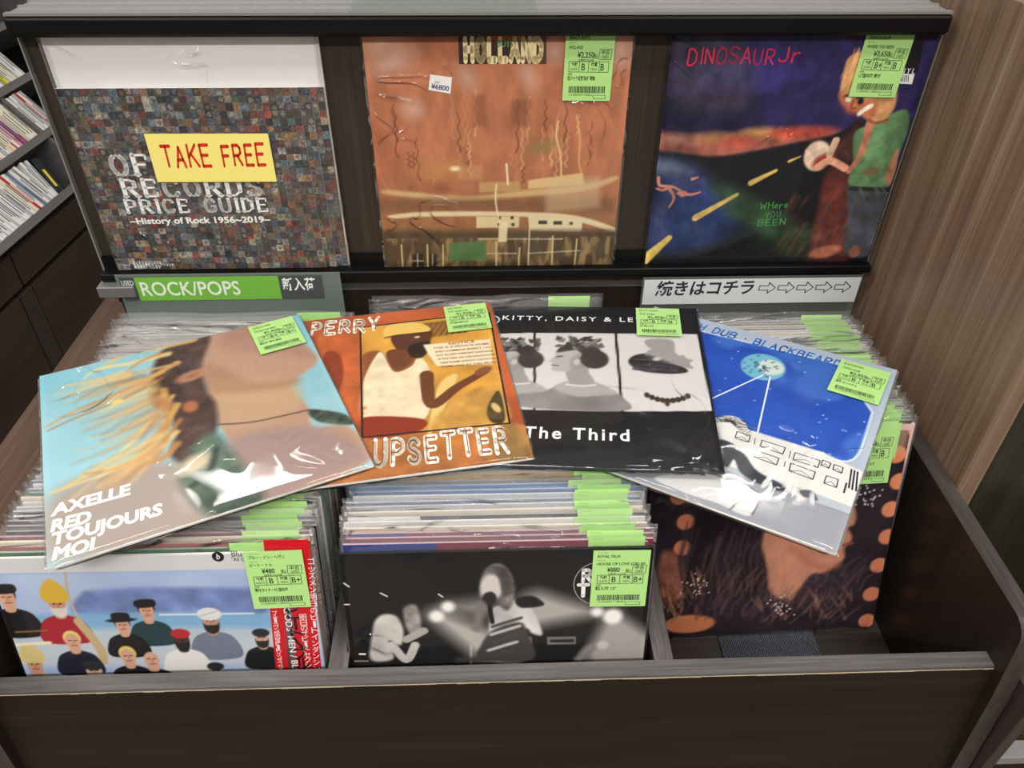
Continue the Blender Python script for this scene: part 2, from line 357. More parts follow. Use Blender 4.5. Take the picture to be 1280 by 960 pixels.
class Sheet:
    """one printed mesh: card body, painted face and lettering; ink colour per corner"""
    def __init__(s, W, H): s.W = W; s.H = H; s.v = []; s.c = []; s.f = []; s.z = 0.0
    def add(s, pts, faces, col):
        b = len(s.v); s.v += [tuple(p) for p in pts]
        col = np.asarray(col, float)
        s.c += [tuple(col)] * len(pts) if col.ndim == 1 else [tuple(x) for x in col]
        s.f += [tuple(b + i for i in f) for f in faces]
    def body(s, t, edge=(225, 222, 214), back=(200, 198, 192)):
        x, h = s.W / 2, s.H; q = [(-x, 0), (x, 0), (x, h), (-x, h)]
        P = [(a, b, -t) for a, b in q] + [(a, b, 0) for a, b in q]
        s.add(P, [(3, 2, 1, 0), (0, 1, 5, 4), (1, 2, 6, 5), (2, 3, 7, 6), (3, 0, 4, 7)], edge)
    def art(s, a):
        n, m = a.n, a.ny; X = (a.X - .5) * s.W; Y = a.Y * s.H
        P = np.stack([X, Y, np.zeros_like(X)], -1).reshape(-1, 3)
        i = np.arange(m)[:, None] * (n + 1) + np.arange(n)[None, :]; i = i.ravel()
        s.add(P.tolist(), np.stack([i, i + 1, i + n + 2, i + n + 1], 1).tolist(), a.c.reshape(-1, 3))
    def face(s, cols, n=1):
        """plain face: list of (x0, x1, y0, y1, colour)"""
        for x0, x1, y0, y1, c in cols:
            P = [((x0 - .5) * s.W, y0 * s.H, s.z), ((x1 - .5) * s.W, y0 * s.H, s.z), ((x1 - .5) * s.W, y1 * s.H, s.z), ((x0 - .5) * s.W, y1 * s.H, s.z)]
            s.add(P, [(0, 1, 2, 3)], c)
    def up(s, d=.00012): s.z += d
    def quad(s, p, col): s.add([((a - .5) * s.W, b * s.H, s.z) for a, b in p], [tuple(range(len(p)))], col)
    def frame(s, p, w, col):
        for i in range(len(p)):
            v, f = stroke_tris([((a - .5) * s.W, b * s.H) for a, b in (p[i], p[(i + 1) % len(p)])], w * s.W); s.add([(x, y, s.z) for x, y in v], f, col)
    def strokes(s, p, w, col, sm=False):
        p = smooth(p) if sm else p
        v, f = stroke_tris([((a - .5) * s.W, b * s.H) for a, b in p], w * s.W); s.add([(x, y, s.z) for x, y in v], f, col)
    def text(s, body, p0, p1, h, col, kind='f', shear=0, spacing=1.0, bold=0.0, weight=.14, jit=0, serif=0, gap=.26):
        """lettering with its baseline from p0 to p1 (sheet coordinates) and capital height h"""
        v, f = glyphs(body, shear, spacing, bold) if kind == 'f' else stroked(body, weight, jit, gap, serif)
        if not len(v): return
        x0, x1 = v[:, 0].min(), v[:, 0].max(); cap = .72 if kind == 'f' else 1
        a = np.array([(p0[0] - .5) * s.W, p0[1] * s.H]); b = np.array([(p1[0] - .5) * s.W, p1[1] * s.H]); d = b - a; n = np.array([-d[1], d[0]]); n /= np.linalg.norm(n)
        q = a + np.outer((v[:, 0] - x0) / (x1 - x0), d) + np.outer(v[:, 1] / cap * h * s.H, n)
        if kind != 'f' and shear: q += np.outer(v[:, 1] * shear * h * s.H, d / np.linalg.norm(d))
        s.add([(x, y, s.z) for x, y in q], f, col)
    def mesh(s, name, mat=None):
        me = bpy.data.meshes.new(name)
        me.from_pydata(s.v, [], s.f)
        at = me.color_attributes.new('ink', 'FLOAT_COLOR', 'POINT')
        c = np.ones((len(s.v), 4)); c[:, :3] = lin(np.clip(np.array(s.c), 0, 255)); at.data.foreach_set('color', c.ravel().astype(np.float32))
        me.materials.append(mat or PRINT); me.update(); return me

# ---------------------------------------------------------------- record parts
GREEN = (170, 214, 130)
INK = (44, 52, 40)
def price_tag(lines, price, g1, g2, note='', W=.058, H=.068, green=GREEN, seed=0):
    s = Sheet(W, H); s.z = .00002; r = random.Random(seed)
    b = .00012
    s.add([(-W / 2, 0, -b), (W / 2, 0, -b), (W / 2, H, -b), (-W / 2, H, -b), (-W / 2, 0, 0), (W / 2, 0, 0), (W / 2, H, 0), (-W / 2, H, 0)],
          [(3, 2, 1, 0), (4, 5, 6, 7), (0, 1, 5, 4), (1, 2, 6, 5), (2, 3, 7, 6), (3, 0, 4, 7)], green)
    s.up()
    s.text('アーティスト', (.08, .945), (.26, .945), .022, INK); s.text('タイトル', (.08, .815), (.22, .815), .022, INK)
    y = .875
    for t in lines:
        if t: s.text(t, (.08, y), (.08 + min(.84, (.062 if ord(t[0]) > 255 else .040) * len(t)), y), .046, INK, bold=.018); y -= .13
    if price:
        s.text(price, (.26, .625), (.26 + .056 * len(price), .625), .080, INK, bold=.016)
        s.text('税込', (.59, .615), (.68, .615), .055, INK, bold=.012); s.text('消費税10%対象', (.28, .575), (.60, .575), .028, INK)
        s.frame([(.70, .60), (.94, .60), (.95, .745), (.71, .745)], .010, INK)
        s.text('中古', (.745, .675), (.91, .675), .052, INK, bold=.02); s.text('USED', (.75, .615), (.90, .615), .040, INK, bold=.01)
        s.frame([(.10, .42), (.91, .42), (.91, .57), (.10, .57)], .010, INK)
        for x in (.31, .50, .72): s.strokes([(x, .42), (x, .57)], .010, INK)
        s.text('外観', (.14, .505), (.27, .505), .045, INK, bold=.02); s.text('SLEEVE', (.13, .445), (.28, .445), .034, INK)
        s.text(g1, (.355, .445), (.355 + .075 * len(g1), .445), .10, INK, bold=.01); s.text('盤質', (.55, .505), (.68, .505), .045, INK, bold=.02)
        s.text('MEDIA', (.55, .445), (.68, .445), .034, INK); s.text(g2, (.745, .445), (.745 + .075 * len(g2), .445), .10, INK, bold=.01)
        s.text('状態', (.08, .375), (.17, .375), .026, INK)
        if note: s.text(note, (.08, .305), (.08 + .052 * len(note), .305), .05, INK, bold=.02)
        x = .12
        while x < .88:
            k = r.choice((.010, .014, .022)); s.quad([(x, .115), (x + k, .115), (x + k, .215), (x, .215)], INK); x += k + r.choice((.010, .014))
        s.text('2100045118820', (.14, .075), (.62, .075), .028, INK); s.frame([(.64, .035), (.90, .035), (.90, .085), (.64, .085)], .008, INK)
    return s.mesh('price_tag', PAPER)
def sleeve_mesh(W, H, t, top, seed, amp=.0007, n=22, side=.004, puff=0):
    """thin pouch of clear film around a jacket W x H x t; it stands `top` above the jacket"""
    r = np.random.RandomState(seed); xs = np.linspace(-W / 2 - side, W / 2 + side, n + 1); ys = np.linspace(-.002, H + top, n + 1)
    X, Y = np.meshgrid(xs, ys); V = []; F = []
    for sgn in (1, -1):
        nz = fbm(X + 3, Y + 3, 18, seed * 7 + sgn + 3) ** 1.0 * amp
        edge = np.clip((np.abs(X) - W / 2) / side, 0, 1); tp = np.clip((Y - H) / max(top, 1e-4), 0, 1)
        off = .0006 + nz * 1.4
        off = off + (puff * (1 - np.abs(2 * Y / H - 1) ** 4) * np.clip(1 - np.abs(2 * X / W) ** 4, 0, 1) if sgn > 0 else 0)
        z = np.where(sgn > 0, off, -t - off)
        z = z * (1 - np.maximum(edge, tp * .55)) + (-t / 2) * np.maximum(edge, tp * .55)
        z = z + tp * (vnoise(X + 2, X * 0 + seed, 28, seed) - .5) * .0035 * (1 if top > .004 else 0)
        y = Y + tp * (vnoise(X + 1, X * 0, 25, seed + 5) - .5) * .004
        b = len(V); V += np.stack([X, y, z], -1).reshape(-1, 3).tolist()
        i = (np.arange(n)[:, None] * (n + 1) + np.arange(n)[None, :]).ravel() + b
        q = np.stack([i, i + 1, i + n + 2, i + n + 1], 1); F += (q if sgn > 0 else q[:, ::-1]).tolist()
    m = (n + 1) ** 2
    for k in range(n):      # closed bottom and sides
        a, c = k, k + 1; F.append((a, a + m, c + m, c))
        a, c = k * (n + 1), (k + 1) * (n + 1); F.append((a, c, c + m, a + m))
        a, c = a + n, c + n; F.append((a, a + m, c + m, c))
    me = bpy.data.meshes.new('plastic_sleeve'); me.from_pydata(V, [], F); me.polygons.foreach_set('use_smooth', [True] * len(F)); me.update()
    return me
def lean(cx, y, z, deg, roll=0, yaw=0):
    """frame of a sheet standing on its bottom centre and leaning back by deg; local y runs up the sheet, local z is its front"""
    return Matrix.Translation((cx, y, z)) @ Matrix.Rotation(yaw, 4, 'Z') @ Matrix.Rotation(math.radians(90 - deg), 4, 'X') @ Matrix.Rotation(roll, 4, 'Z')
def flat(c, rv, S):
    v = Vector(rv); M = Matrix.Translation(c) @ Matrix.Rotation(v.length, 4, v.normalized()); return M @ Matrix.Translation((0, -S / 2, 0))
def place(o, parent, mw):
    o.parent = parent; o.matrix_local = mw; return o

# ---------------------------------------------------------------- the setting
m = MB(); m.box(-4, 4, -4, 5, -1.0, -.97)
tag(m.build('floor', plain('shop_floor', (120, 112, 104), .5)), kind='structure')
m = MB(); m.box(.5355, .5600, -.325, .70, -.95, .357)
tag(m.build('wall_right', WALNUT, bevel=.0012), kind='structure')

m = MB(); m.box(-4, 4, 3.6, 3.7, -.97, 2.2)
tag(m.build('wall_back', plain('shop_wall', (196, 190, 180), .7)), kind='structure')
# ---------------------------------------------------------------- the record browser
RB = empty('record_browser', loc=(0, 0, 0))
tag(RB, 'dark wood record browser with three bins under a display panel', 'rack')
m = MB(); m.prism([(-.4930, -.2025), (-.5090, -.2025), (-.5330, -.388), (-.5170, -.388)], -.5368, .5130, 0)
m.build('front_panel', FRONTWOOD, RB)
m = MB(); m.prism([(-.4915, -.1990), (-.5092, -.1990), (-.5098, -.2024), (-.4915, -.2024)], -.5368, .5130, 0, 0)
x = -.5368
while x < .512:      # chipped lower arris of the edge band
    k = random.uniform(.008, .03); h = random.choice((.0005, .0008, .0012, .0016)); x1 = min(x + k, .513)
    m.prism([(-.5094, -.2024), (-.5102, -.2024), (-.5102, -.2024 - h), (-.5094, -.2024 - h)], x, x1, 0, 1); x = x1
m.build('front_edge_band', [EDGE, CHIP], RB)
m = MB(); m.box(-.5368, .5130, -.5560, -.5335, -.400, -.386, 0)
m.build('lower_rail', EDGE, RB)
m = MB(); m.box(-.5368, .5130, -.5330, .0, -.3925, -.3795, 0)
m.build('bin_floor', wood('bin_floor_laminate', [(52, 46, 41), (66, 60, 54), (84, 77, 70)], 0, 300, .35, .5, 5), RB)
m = MB(); m.box(-.5368, .5130, -.5300, .0, -.95, -.4005, 0); m.build('base_cabinet', FRONTWOOD, RB)
def side_panel(x0, x1):
    pts = [(.03, -.118), (-.24, -.1185), (-.48, -.1255)]
    for t in np.linspace(0, 1, 7):
        a = t * math.radians(84); pts.append((-.494 - .022 * math.sin(a), -.1478 + .022 * math.cos(a)))
    pts += [(-.5265, -.229), (-.5385, -.37), (-.552, -.60), (-.552, -.95), (.03, -.95)]
    b = MB(); b.prism(pts, x0, x1, 0, 0)
    for i in range(2 + len(pts)):
        pass
    k = len(pts); b.m[2:2 + k] = [1 if (0 <= i < 9) else (2 if i < 12 else 0) for i in range(k)]
    return b.build('side_panel', [SIDEWOOD, EDGE_Y, EDGE_Z], RB)
side_panel(.5131, .5335); side_panel(-.5572, -.5369)
m = MB(); m.box(-.6130, -.5369, -.50, .10, -.1175, -.1040, 0, .001); m.build('side_ledge', WALNUT_Y, RB)
for x0 in (-.1910, .1535):
    m = MB(); m.prism([(-.4915, -.1995), (-.4915, -.380), (0, -.380), (0, -.165)], x0, x0 + .0205, 0, 0)
    m.m[2:6] = [0, 0, 0, 1]
    m.build('divider', [SIDEWOOD, EDGE_YL], RB)
m = MB(); m.box(-.5368, .5130, .0005, .012, -.60, -.036, 0); m.build('bin_back', SIDEWOOD, RB)
m = MB(); m.box(-.5368, .5130, -.0012, .012, -.0358, -.033, 0); m.build('bin_back_edge', EDGE, RB)
m = MB(); m.box(-.5460, .5225, .0122, .030, -.060, .326, 0); m.build('display_panel', BACKWOOD, RB)
for x0, x1 in ((-.5480, -.5462), (.5227, .5240)): m = MB(); m.box(x0, x1, .004, .030, -.05, .304, 0); m.build('panel_edge_strip', ALU, RB)
m = MB(); m.box(-.5460, .5225, -.0130, .0120, -.0120, -.0004, 0, .0012); m.box(-.5460, .5225, .0065, .0120, -.0004, .016, 0)
m.build('display_ledge', BLACK, RB)
m = MB(); m.box(-.5500, -.5000, -.0265, .0, -.0290, -.0125, 0, .001); m.build('ledge_bracket', GREYMETAL, RB)
m = MB(); m.box(-.5470, .5200, -.0150, .0118, .3035, .3262, 0, .004); m.build('top_bar', BLACK, RB)
m = MB()
for y0, y1, z1 in ((-.0135, -.006, .3292), (-.006, .020, .3275), (.020, .026, .3296), (.026, .046, .3278), (.046, .052, .3306)):
    m.box(-.5440, .5170, y0, y1, .3262, z1, 0)
m.build('top_rail', ALU, RB)
m = MB(); m.prism([(-.0142, .3290), (.050, .3360), (.050, .3372), (-.0148, .3302)], -.166, .044, 0); m.build('label_holder', ACRYLIC, RB)
m = MB(); m.box(-.5440, .5170, .030, .30, .006, .018); m.build('rear_ledge', BACKWOOD, RB)

# ---------------------------------------------------------------- the unit next door (bottom and far right)
NB = empty('record_browser', loc=(.56, 0, 0))
tag(NB, 'dark neighbouring record unit cut off by the right edge of the photo', 'rack')
def nb(name, mats, *boxes, bev=0):
    b = MB()
    for q in boxes: b.box(q[0] - .56, q[1] - .56, *q[2:], 0, bev)
    return b.build(name, mats, NB)
nb('side_panel', [EDGE_Z], (.5368, .5498, -.548, -.335, -.62, -.205), bev=.001)
nb('upright_panel', [wood('dark_gloss_laminate', [(36, 35, 26), (46, 44, 34), (56, 52, 42)], 2, 240, .2, .5, 3)], (.5660, 1.15, -.318, -.300, -.62, .36), bev=.001)
nb('front_rail', [ALU], (.5502, 1.15, -.542, -.522, -.352, -.336), bev=.001)
nb('lower_panel', [FRONTWOOD], (.5502, 1.15, -.540, -.524, -.62, -.353))
nb('bin_floor', [SIDEWOOD], (.5502, 1.15, -.52, -.32, -.60, -.588))

# ---------------------------------------------------------------- compact disc rack in the left background
CR = empty('cd_rack', Matrix.Translation((-1.30, .95, -.455)) @ Matrix.Rotation(math.radians(-4.5), 4, 'Z'))
tag(CR, 'sloping dark rack of compact discs behind the left end of the display', 'rack')
S2 = np.array((.656, -.755)); N2 = np.array((.755, .656))
def sl(k, s, n): p = np.array((-.1 * k, .117 * k)) + S2 * s + N2 * n; return (float(p[0]), float(p[1]))
def slope_box(b, k, s0, s1, n0, n1, y0, y1, mi=0):
    b2 = len(b.v); P = [sl(k, s0, n0), sl(k, s1, n0), sl(k, s1, n1), sl(k, s0, n1)]
    b.v += [(p[0], y0, p[1]) for p in P] + [(p[0], y1, p[1]) for p in P]
    b.f += [tuple(b2 + i for i in f) for f in ((0, 1, 2, 3), (7, 6, 5, 4), (0, 4, 5, 1), (1, 5, 6, 2), (2, 6, 7, 3), (3, 7, 4, 0))]; b.m += [mi] * 6
for k in range(5):
    m = MB(); slope_box(m, k, -.011, .011, -.13, .022, -.8, 1.4); m.build('shelf_rail', RACKGREY, CR)
for k in range(0, 4):
    for yy in (-.055, .445, .945):
        m = MB(); slope_box(m, k, -.144, -.0115, -.13, .016, yy - .008, yy + .008); m.build('divider', RACKGREY, CR)
m = MB(); slope_box(m, 0, -.70, .011, -.15, -.132, -.8, 1.4); m.build('back_panel', BLACK, CR)
m = MB(); m.box(-.40, -.006, -.8, 1.4, -.52, -.04); m.build('carcass', BLACK, CR)
for y0, y1 in ((-.8, -.035), (-.028, .62), (.626, 1.4)):
    m = MB(); m.box(-.006, .012, y0, y1, -.115, -.021, 0, .001); m.build('drawer_front', DARKCAB, CR)
for y0, y1 in ((-.8, -.068), (.0, .62), (.626, 1.4)):
    m = MB(); m.box(-.006, .012, y0, y1, -.515, -.130, 0, .001); m.build('door', DARKCAB, CR)
m = MB(); m.box(-.006, .013, -.064, -.004, -.515, -.130, 0, .001); m.build('post', wood('post_laminate', [(44, 38, 32), (54, 47, 40), (62, 55, 48)], 2, 240, .4, .4, 4), CR)
CDC = dict(white=(226, 224, 220), grey=(172, 172, 172), cream=(224, 216, 190), red=(176, 40, 44), yellow=(222, 206, 60), black=(40, 40, 42), blue=(96, 116, 150), pink=(214, 150, 160), purple=(126, 92, 140), pale=(204, 208, 210))
CDM = {k: plain('case_' + k, v, .25) for k, v in CDC.items()}
CASE = plain('disc_case_print', (70, 72, 74), .4)
ORD = 'first second third fourth fifth sixth seventh eighth ninth tenth eleventh twelfth thirteenth fourteenth fifteenth sixteenth seventeenth eighteenth nineteenth twentieth'.split()
def ordinal(n):
    if n <= 20: return ORD[n - 1]
    T = {2: 'twenty', 3: 'thirty', 4: 'forty', 5: 'fifty', 6: 'sixty', 7: 'seventy'}[n // 10]
    return {20: 'twentieth', 30: 'thirtieth', 40: 'fortieth', 50: 'fiftieth', 60: 'sixtieth', 70: 'seventieth'}[n] if n % 10 == 0 else T + '-' + ORD[n % 10 - 1]
def cd(k, y, col, label, group, tilt=0, n1=.0, th=.0098):
    p = sl(k, -.0125, 0)
    o = empty('compact_disc', CR.matrix_world @ Matrix.Translation((p[0], y, p[1])) @ Matrix.Rotation(math.atan2(-S2[0], -S2[1]), 4, 'Y') @ Matrix.Rotation(tilt, 4, 'X'))
    # local z runs up the slope, local x is the outward normal of the rack
    tag(o, label, 'compact disc', group)
    b = MB(); b.box(-.142 + n1 + .012, n1 + .012, 0, th, 0, .124, 0, .0008); b.build('case', CDM[col], o)
    c = n1 + .0122; z0 = .012 + random.uniform(0, .02)
    b = MB(); b.box(c - .0004, c + .0003, th * .3, th * .62, z0, z0 + random.uniform(.05, .09))
    b.build('spine_title', CASE if col not in ('black', 'red') else CDM['yellow' if col == 'black' else 'white'], o)
    return o
for k, y0, step, seq, where in (
    (0, .236, -1, 'white grey white blue blue cream white red cream white white grey white white pale white white grey white white pale white grey white white'.split(), 'before the leaning case in the bottom tier'),
    (1, .4255, -1, 'cream pink cream white cream white red purple red pink white red cream cream red white grey white cream pink white white red'.split(), 'left of the divider in the second tier'),
    (1, .4545, 1, 'white pale white grey red red white grey'.split(), 'right of the divider in the second tier'),
    (2, .415, 1, 'red white white pink white white grey black yellow grey grey white cream grey white white white grey white'.split(), 'from the left in the third tier'),
    (3, .60, 1, 'white white grey white white cream white white grey white red white'.split(), 'from the left in the top tier')):
    y = y0
    for i, c in enumerate(seq):
        if k == 2 and .426 < y < .454: y = .4545
        cd(k, y, c, '%s compact disc case, %s %s' % (c, ordinal(i + 1), where), 'compact discs ' + where, 0, random.uniform(-.008, .006))
        y += step * random.choice((.0103, .0106, .0112, .0104))
cd(0, .2480, 'white', 'white compact disc case leaning over beside the black box in the bottom tier', 'leaning discs in the bottom tier', math.radians(-9), .002)
cd(0, .2600, 'pale', 'pale compact disc case leaning furthest over in the bottom tier', 'leaning discs in the bottom tier', math.radians(-15), .000)
cd(0, .2860, 'black', 'black disc box with yellow stickers lying back in the bottom tier', 'leaning discs in the bottom tier', math.radians(-20), -.012, .030)

# ---------------------------------------------------------------- the printed covers (generic pictures in the colours of the sleeves, lettering as it stands)
def cover_sky(S):      # windblown orange streaks over a pale blue sky
    a = Art(210, (150, 205, 214))
    a.mix(.75 * (a.X * .2 + a.Y * .75) * fbm(a.X, a.Y, 3, 5) * 1.8, (96, 184, 212)); a.mix(.5 * (fbm(a.X * .6, a.Y, 5, 9) - .35) * 2, (196, 222, 222))
    a.poly([(.002,.280),(.138,.362),(.305,.345),(.414,.293),(.472,.173),(.516,-.007),(.332,-.039),(.179,-.041),(-.004,.047)], (172, 148, 134), .08, .9)
    a.poly([(.620,1.003),(.757,1.022),(.855,1.014),(.925,.885),(.987,.696),(.969,.628),(.876,.568),(.850,.510),(.879,.382),(.866,.271),(.979,.226),(.999,.032),(.630,-.005),(.592,.240),(.569,.419),(.565,.530),(.561,.646),(.557,.831)], (196, 148, 116), .02)
    a.poly([(.577,.678),(.848,.571),(.854,.412),(.716,.386),(.577,.433)], (206, 164, 118), .05, .8)
    a.poly([(.589,.817),(.724,.629),(.894,.570),(.839,.535),(.628,.595),(.564,.664)], (172, 120, 88), .04, .6)
    a.poly([(.576,.314),(.863,.281),(.999,.048),(.789,.007),(.630,-.005)], (162, 132, 126), .06, .9)
    a.poly([(.679,.999),(.829,1.011),(.949,.781),(.971,.681),(.825,.771),(.682,.883)], (176, 120, 100), .06, .6)
    a.poly([(.877,.374),(.989,.293),(.996,.227),(.889,.295)], (72, 88, 74), .01, 1, tex=.5, ts=30)
    a.poly([(.632,1.002),(.539,1.017),(.467,1.000),(.412,.921),(.373,.773),(.365,.661),(.411,.566),(.421,.454),(.390,.336),(.450,.276),(.549,.394),(.576,.543),(.561,.646),(.567,.806)], (84, 60, 52), .025, 1, tex=.35, ts=16)
    for p, w, c in (
        ([(.561,1.007),(.422,1.004),(.310,1.012),(.217,.948)], .05, (238, 190, 96)), ([(.460,.942),(.325,.940),(.207,.953),(.151,.917)], .03, (248, 214, 130)),
        ([(.449,.861),(.297,.870),(.119,.892),(.047,.887)], .02, (222, 176, 104)), ([(.423,.831),(.244,.756),(.111,.725),(.011,.674)], .026, (226, 150, 66)),
        ([(.418,.792),(.262,.719),(.118,.685),(.020,.651)], .014, (190, 100, 46)), ([(.483,.866),(.344,.807),(.251,.831)], .03, (232, 168, 80)),
        ([(.439,.664),(.335,.530),(.226,.414),(.073,.332)], .02, (240, 196, 104)), ([(.447,.604),(.356,.451),(.259,.366),(.138,.362),(.038,.320)], .03, (236, 180, 76)),
        ([(.445,.514),(.348,.388),(.230,.349),(.120,.370)], .018, (206, 124, 50)), ([(.420,.635),(.312,.506),(.215,.403)], .012, (246, 224, 160)),
        ([(.426,.452),(.326,.366),(.210,.343),(.020,.325)], .022, (244, 204, 110)), ([(.417,.389),(.361,.334),(.257,.336)], .03, (214, 136, 62)),
        ([(.427,.957),(.346,.930),(.274,.860)], .02, (214, 140, 60)), ([(.414,.715),(.406,.532),(.371,.411)], .03, (224, 158, 60))):
        a.line(p, w, c, w * .25, .014, .85)
    for i in range(90):
        t = RS.rand(); p0 = (.30 + .10 * math.sin(t * 3) + RS.uniform(-.03, .03), .90 - .58 * t); d = RS.uniform(.08, .30); dr = .02 + .10 * t
        c = ((248, 222, 140), (236, 172, 84), (200, 122, 62), (156, 98, 62), (244, 198, 110))[i % 5]
        a.line([p0, (p0[0] - d * .5, p0[1] - dr * .5 + RS.uniform(-.02, .02)), (p0[0] - d, p0[1] - dr + RS.uniform(-.03, .03))], RS.uniform(.008, .03), c, .003, .028, .42)
    a.ell((.524,.759), .06, .03, (206, 132, 92), .02, .2); a.ell((.524,.759), .03, .013, (150, 84, 60), .02, .2, .7)
    a.ell((.490,.574), .028, .034, (196, 108, 60), .014, 0, .85); a.ell((.404,.633), .03, .028, (206, 130, 70), .02, 0, .7); a.ell((.251,.714), .022, .016, (246, 206, 110), .01, 0, .9)
    a.line([(.561,.432),(.685,.391),(.877,.372)], .008, (112, 78, 62))
    a.poly([(.407,.249),(.461,.351),(.540,.398),(.573,.298),(.608,.169),(.638,.013),(.542,-.019),(.463,.005),(.411,.142)], (84, 108, 88), .04, .95, tex=.5, ts=14)
    a.ell((.458,.264), .06, .042, (214, 190, 150), .03, .5, .9); a.ell((.547,.107), .07, .03, (58, 90, 72), .04, -.4, .8); a.line([(.433,.162),(.497,.206),(.533,.301)], .02, (54, 72, 56), soft=.02)
    a.line([(.996,1.016),(1.025,.613),(1.023,.170)], .016, (86, 176, 208), soft=.02)
    a.fade(0.24, 0.94); s = Sheet(S, S); s.body(.0032); s.art(a); s.up()
    for t, p, q in (('AXELLE', (.015,.216), (.253,.209)), ('RED', (.013,.148), (.129,.140)), ('TOUJOURS', (.015,.090), (.333,.077)), ('MOI', (.013,.029), (.132,.019))):
        s.text(t, p, q, .050, (232, 226, 218), bold=.045, shear=.10)
    return s.mesh('jacket')
def cover_orange(S):   # framed scene in oranges with hand-drawn outline lettering
    a = Art(190, (196, 92, 48)); a.grain(.22, 5, 4)
    a.poly([(.125,.202),(.433,.197),(.972,.187),(.995,-.014),(.541,-.011),(.104,.008)], (190, 112, 50), .02, 1, tex=.3)
    a.poly([(.867,.151),(.972,.187),(.997,-.006),(.889,-.011)], (130, 110, 60), .03, .7, tex=.6, ts=10)
    P = [(.433,.906),(.986,.916),(.950,.191),(.425,.213)]
    a.poly(P, (222, 158, 58), .004, 1, False, .22, ts=7)
    for i in range(9):   # striped awning
        x = i * .026
        q = [(.700,.886),(.724,.886),(.662,.775),(.642,.774)]; a.poly([(u + x, v + x * .05) for u, v in q], (118, 76, 36), .006, .8, False)
    a.poly([(.720,.456),(.799,.506),(.724,.311),(.676,.206),(.658,.209)], (240, 206, 120), .01, .9)
    a.poly([(.724,.311),(.907,.420),(.947,.199),(.676,.202)], (206, 152, 66), .02, .9, tex=.3)
    a.poly([(.432,.689),(.502,.723),(.553,.643),(.663,.645),(.696,.525),(.695,.398),(.639,.269),(.609,.209),(.427,.216),(.427,.469)], (150, 86, 46), .008)
    a.poly([(.490,.690),(.518,.701),(.556,.574),(.625,.595),(.652,.647),(.678,.628),(.693,.526),(.647,.268),(.426,.321),(.436,.531)], (238, 218, 178), .006, 1, tex=.12, ts=20)
    for i in range(26): a.ell((RS.uniform(.2, .44), RS.uniform(.22, .52)), RS.uniform(.008, .02), RS.uniform(.006, .012), (206, 120, 50), .006, RS.rand(), .55)
    a.poly([(.426,.321),(.645,.272),(.615,.206),(.427,.216)], (150, 52, 30), .006)
    a.line([(.680,.528),(.684,.349),(.790,.432),(.907,.507)], .055, (112, 62, 34), .032); a.ell((.901,.513), .04, .022, (140, 84, 48), .006, .5)
    a.poly([(.563,.822),(.719,.830),(.717,.755),(.681,.665),(.630,.661),(.584,.695)], (98, 56, 38), .006); a.poly([(.565,.723),(.625,.688),(.627,.624),(.564,.584),(.531,.694)], (120, 68, 42), .006); a.poly([(.628,.735),(.714,.743),(.680,.651),(.630,.656)], (46, 32, 26), .008)
    a.poly([(.531,.815),(.541,.890),(.612,.913),(.697,.881),(.718,.825),(.592,.824)], (240, 198, 96), .005); a.line([(.531,.810),(.591,.819),(.721,.819)], .008, (84, 50, 30)); a.ell((.664,.790), .012, .006, (230, 214, 190), .003)
    a.poly([(.684,.732),(.960,.718),(.944,.550),(.725,.578),(.699,.662)], (240, 226, 188), .005, 1, False)
    a.poly([(.880,.282),(.941,.382),(.936,.213),(.888,.207)], (60, 50, 34), .006, .9, tex=.8, ts=20); a.ell((.915,.285), .014, .03, (220, 190, 110), .006, .3)
    a.poly([(.253,.844),(.425,.887),(.422,.235),(.373,.226)], (202, 98, 46), .01, .8, tex=.3); a.poly([(.289,.752),(.344,.730),(.361,.589),(.327,.447),(.284,.604)], (146, 58, 34), .01, .9)
    a.fade(0.12, 0.96); s = Sheet(S, S); s.body(.0032); s.art(a); s.up()
    s.frame(P, .008, (44, 40, 34))
    s.up()
    for t, p, q, h in (('PERRY', (.221,.893), (.515,.874), .085), ('UPSETTER', (.455,.068), (.927,.047), .115)):
        s.text(t, p, q, h, (244, 238, 222), 's', weight=.30, jit=.07, gap=.30); s.up(); s.text(t, p, q, h, (150, 84, 44), 's', weight=.07, jit=.07, gap=.54); s.up(-.00012)
    s.text('NOTICE', (.788,.709), (.894,.708), .017, (150, 70, 40), bold=.02)
    y = 0
    for t in ('THIS IS A PRIVATE HOME', 'AND I COMMAND RESPECT. I DO', 'NOT ACCEPT INDECENT LANGUAGE', 'IN THIS YARD. NO ONE SHOULD ENTER', 'THESE ROOMS WITHOUT CONTACTING', 'SOME ONE AT THIS FRONT'):
        y += 1; p = (.718,.718); q = (.946,.708); d = -.026 * y
        s.text(t, (p[0] + .004 * y, p[1] + d), (q[0] + .004 * y, q[1] + d), .013, (130, 66, 40), bold=.01)
    return s.mesh('jacket')
FACE = [(-.050, .075), (-.060, .045), (-.064, .028), (-.082, .002), (-.068, -.006), (-.074, -.020), (-.068, -.028), (-.070, -.044), (-.058, -.058), (-.020, -.060), (.010, -.045), (.04, -.02), (.06, .04), (.02, .09)]
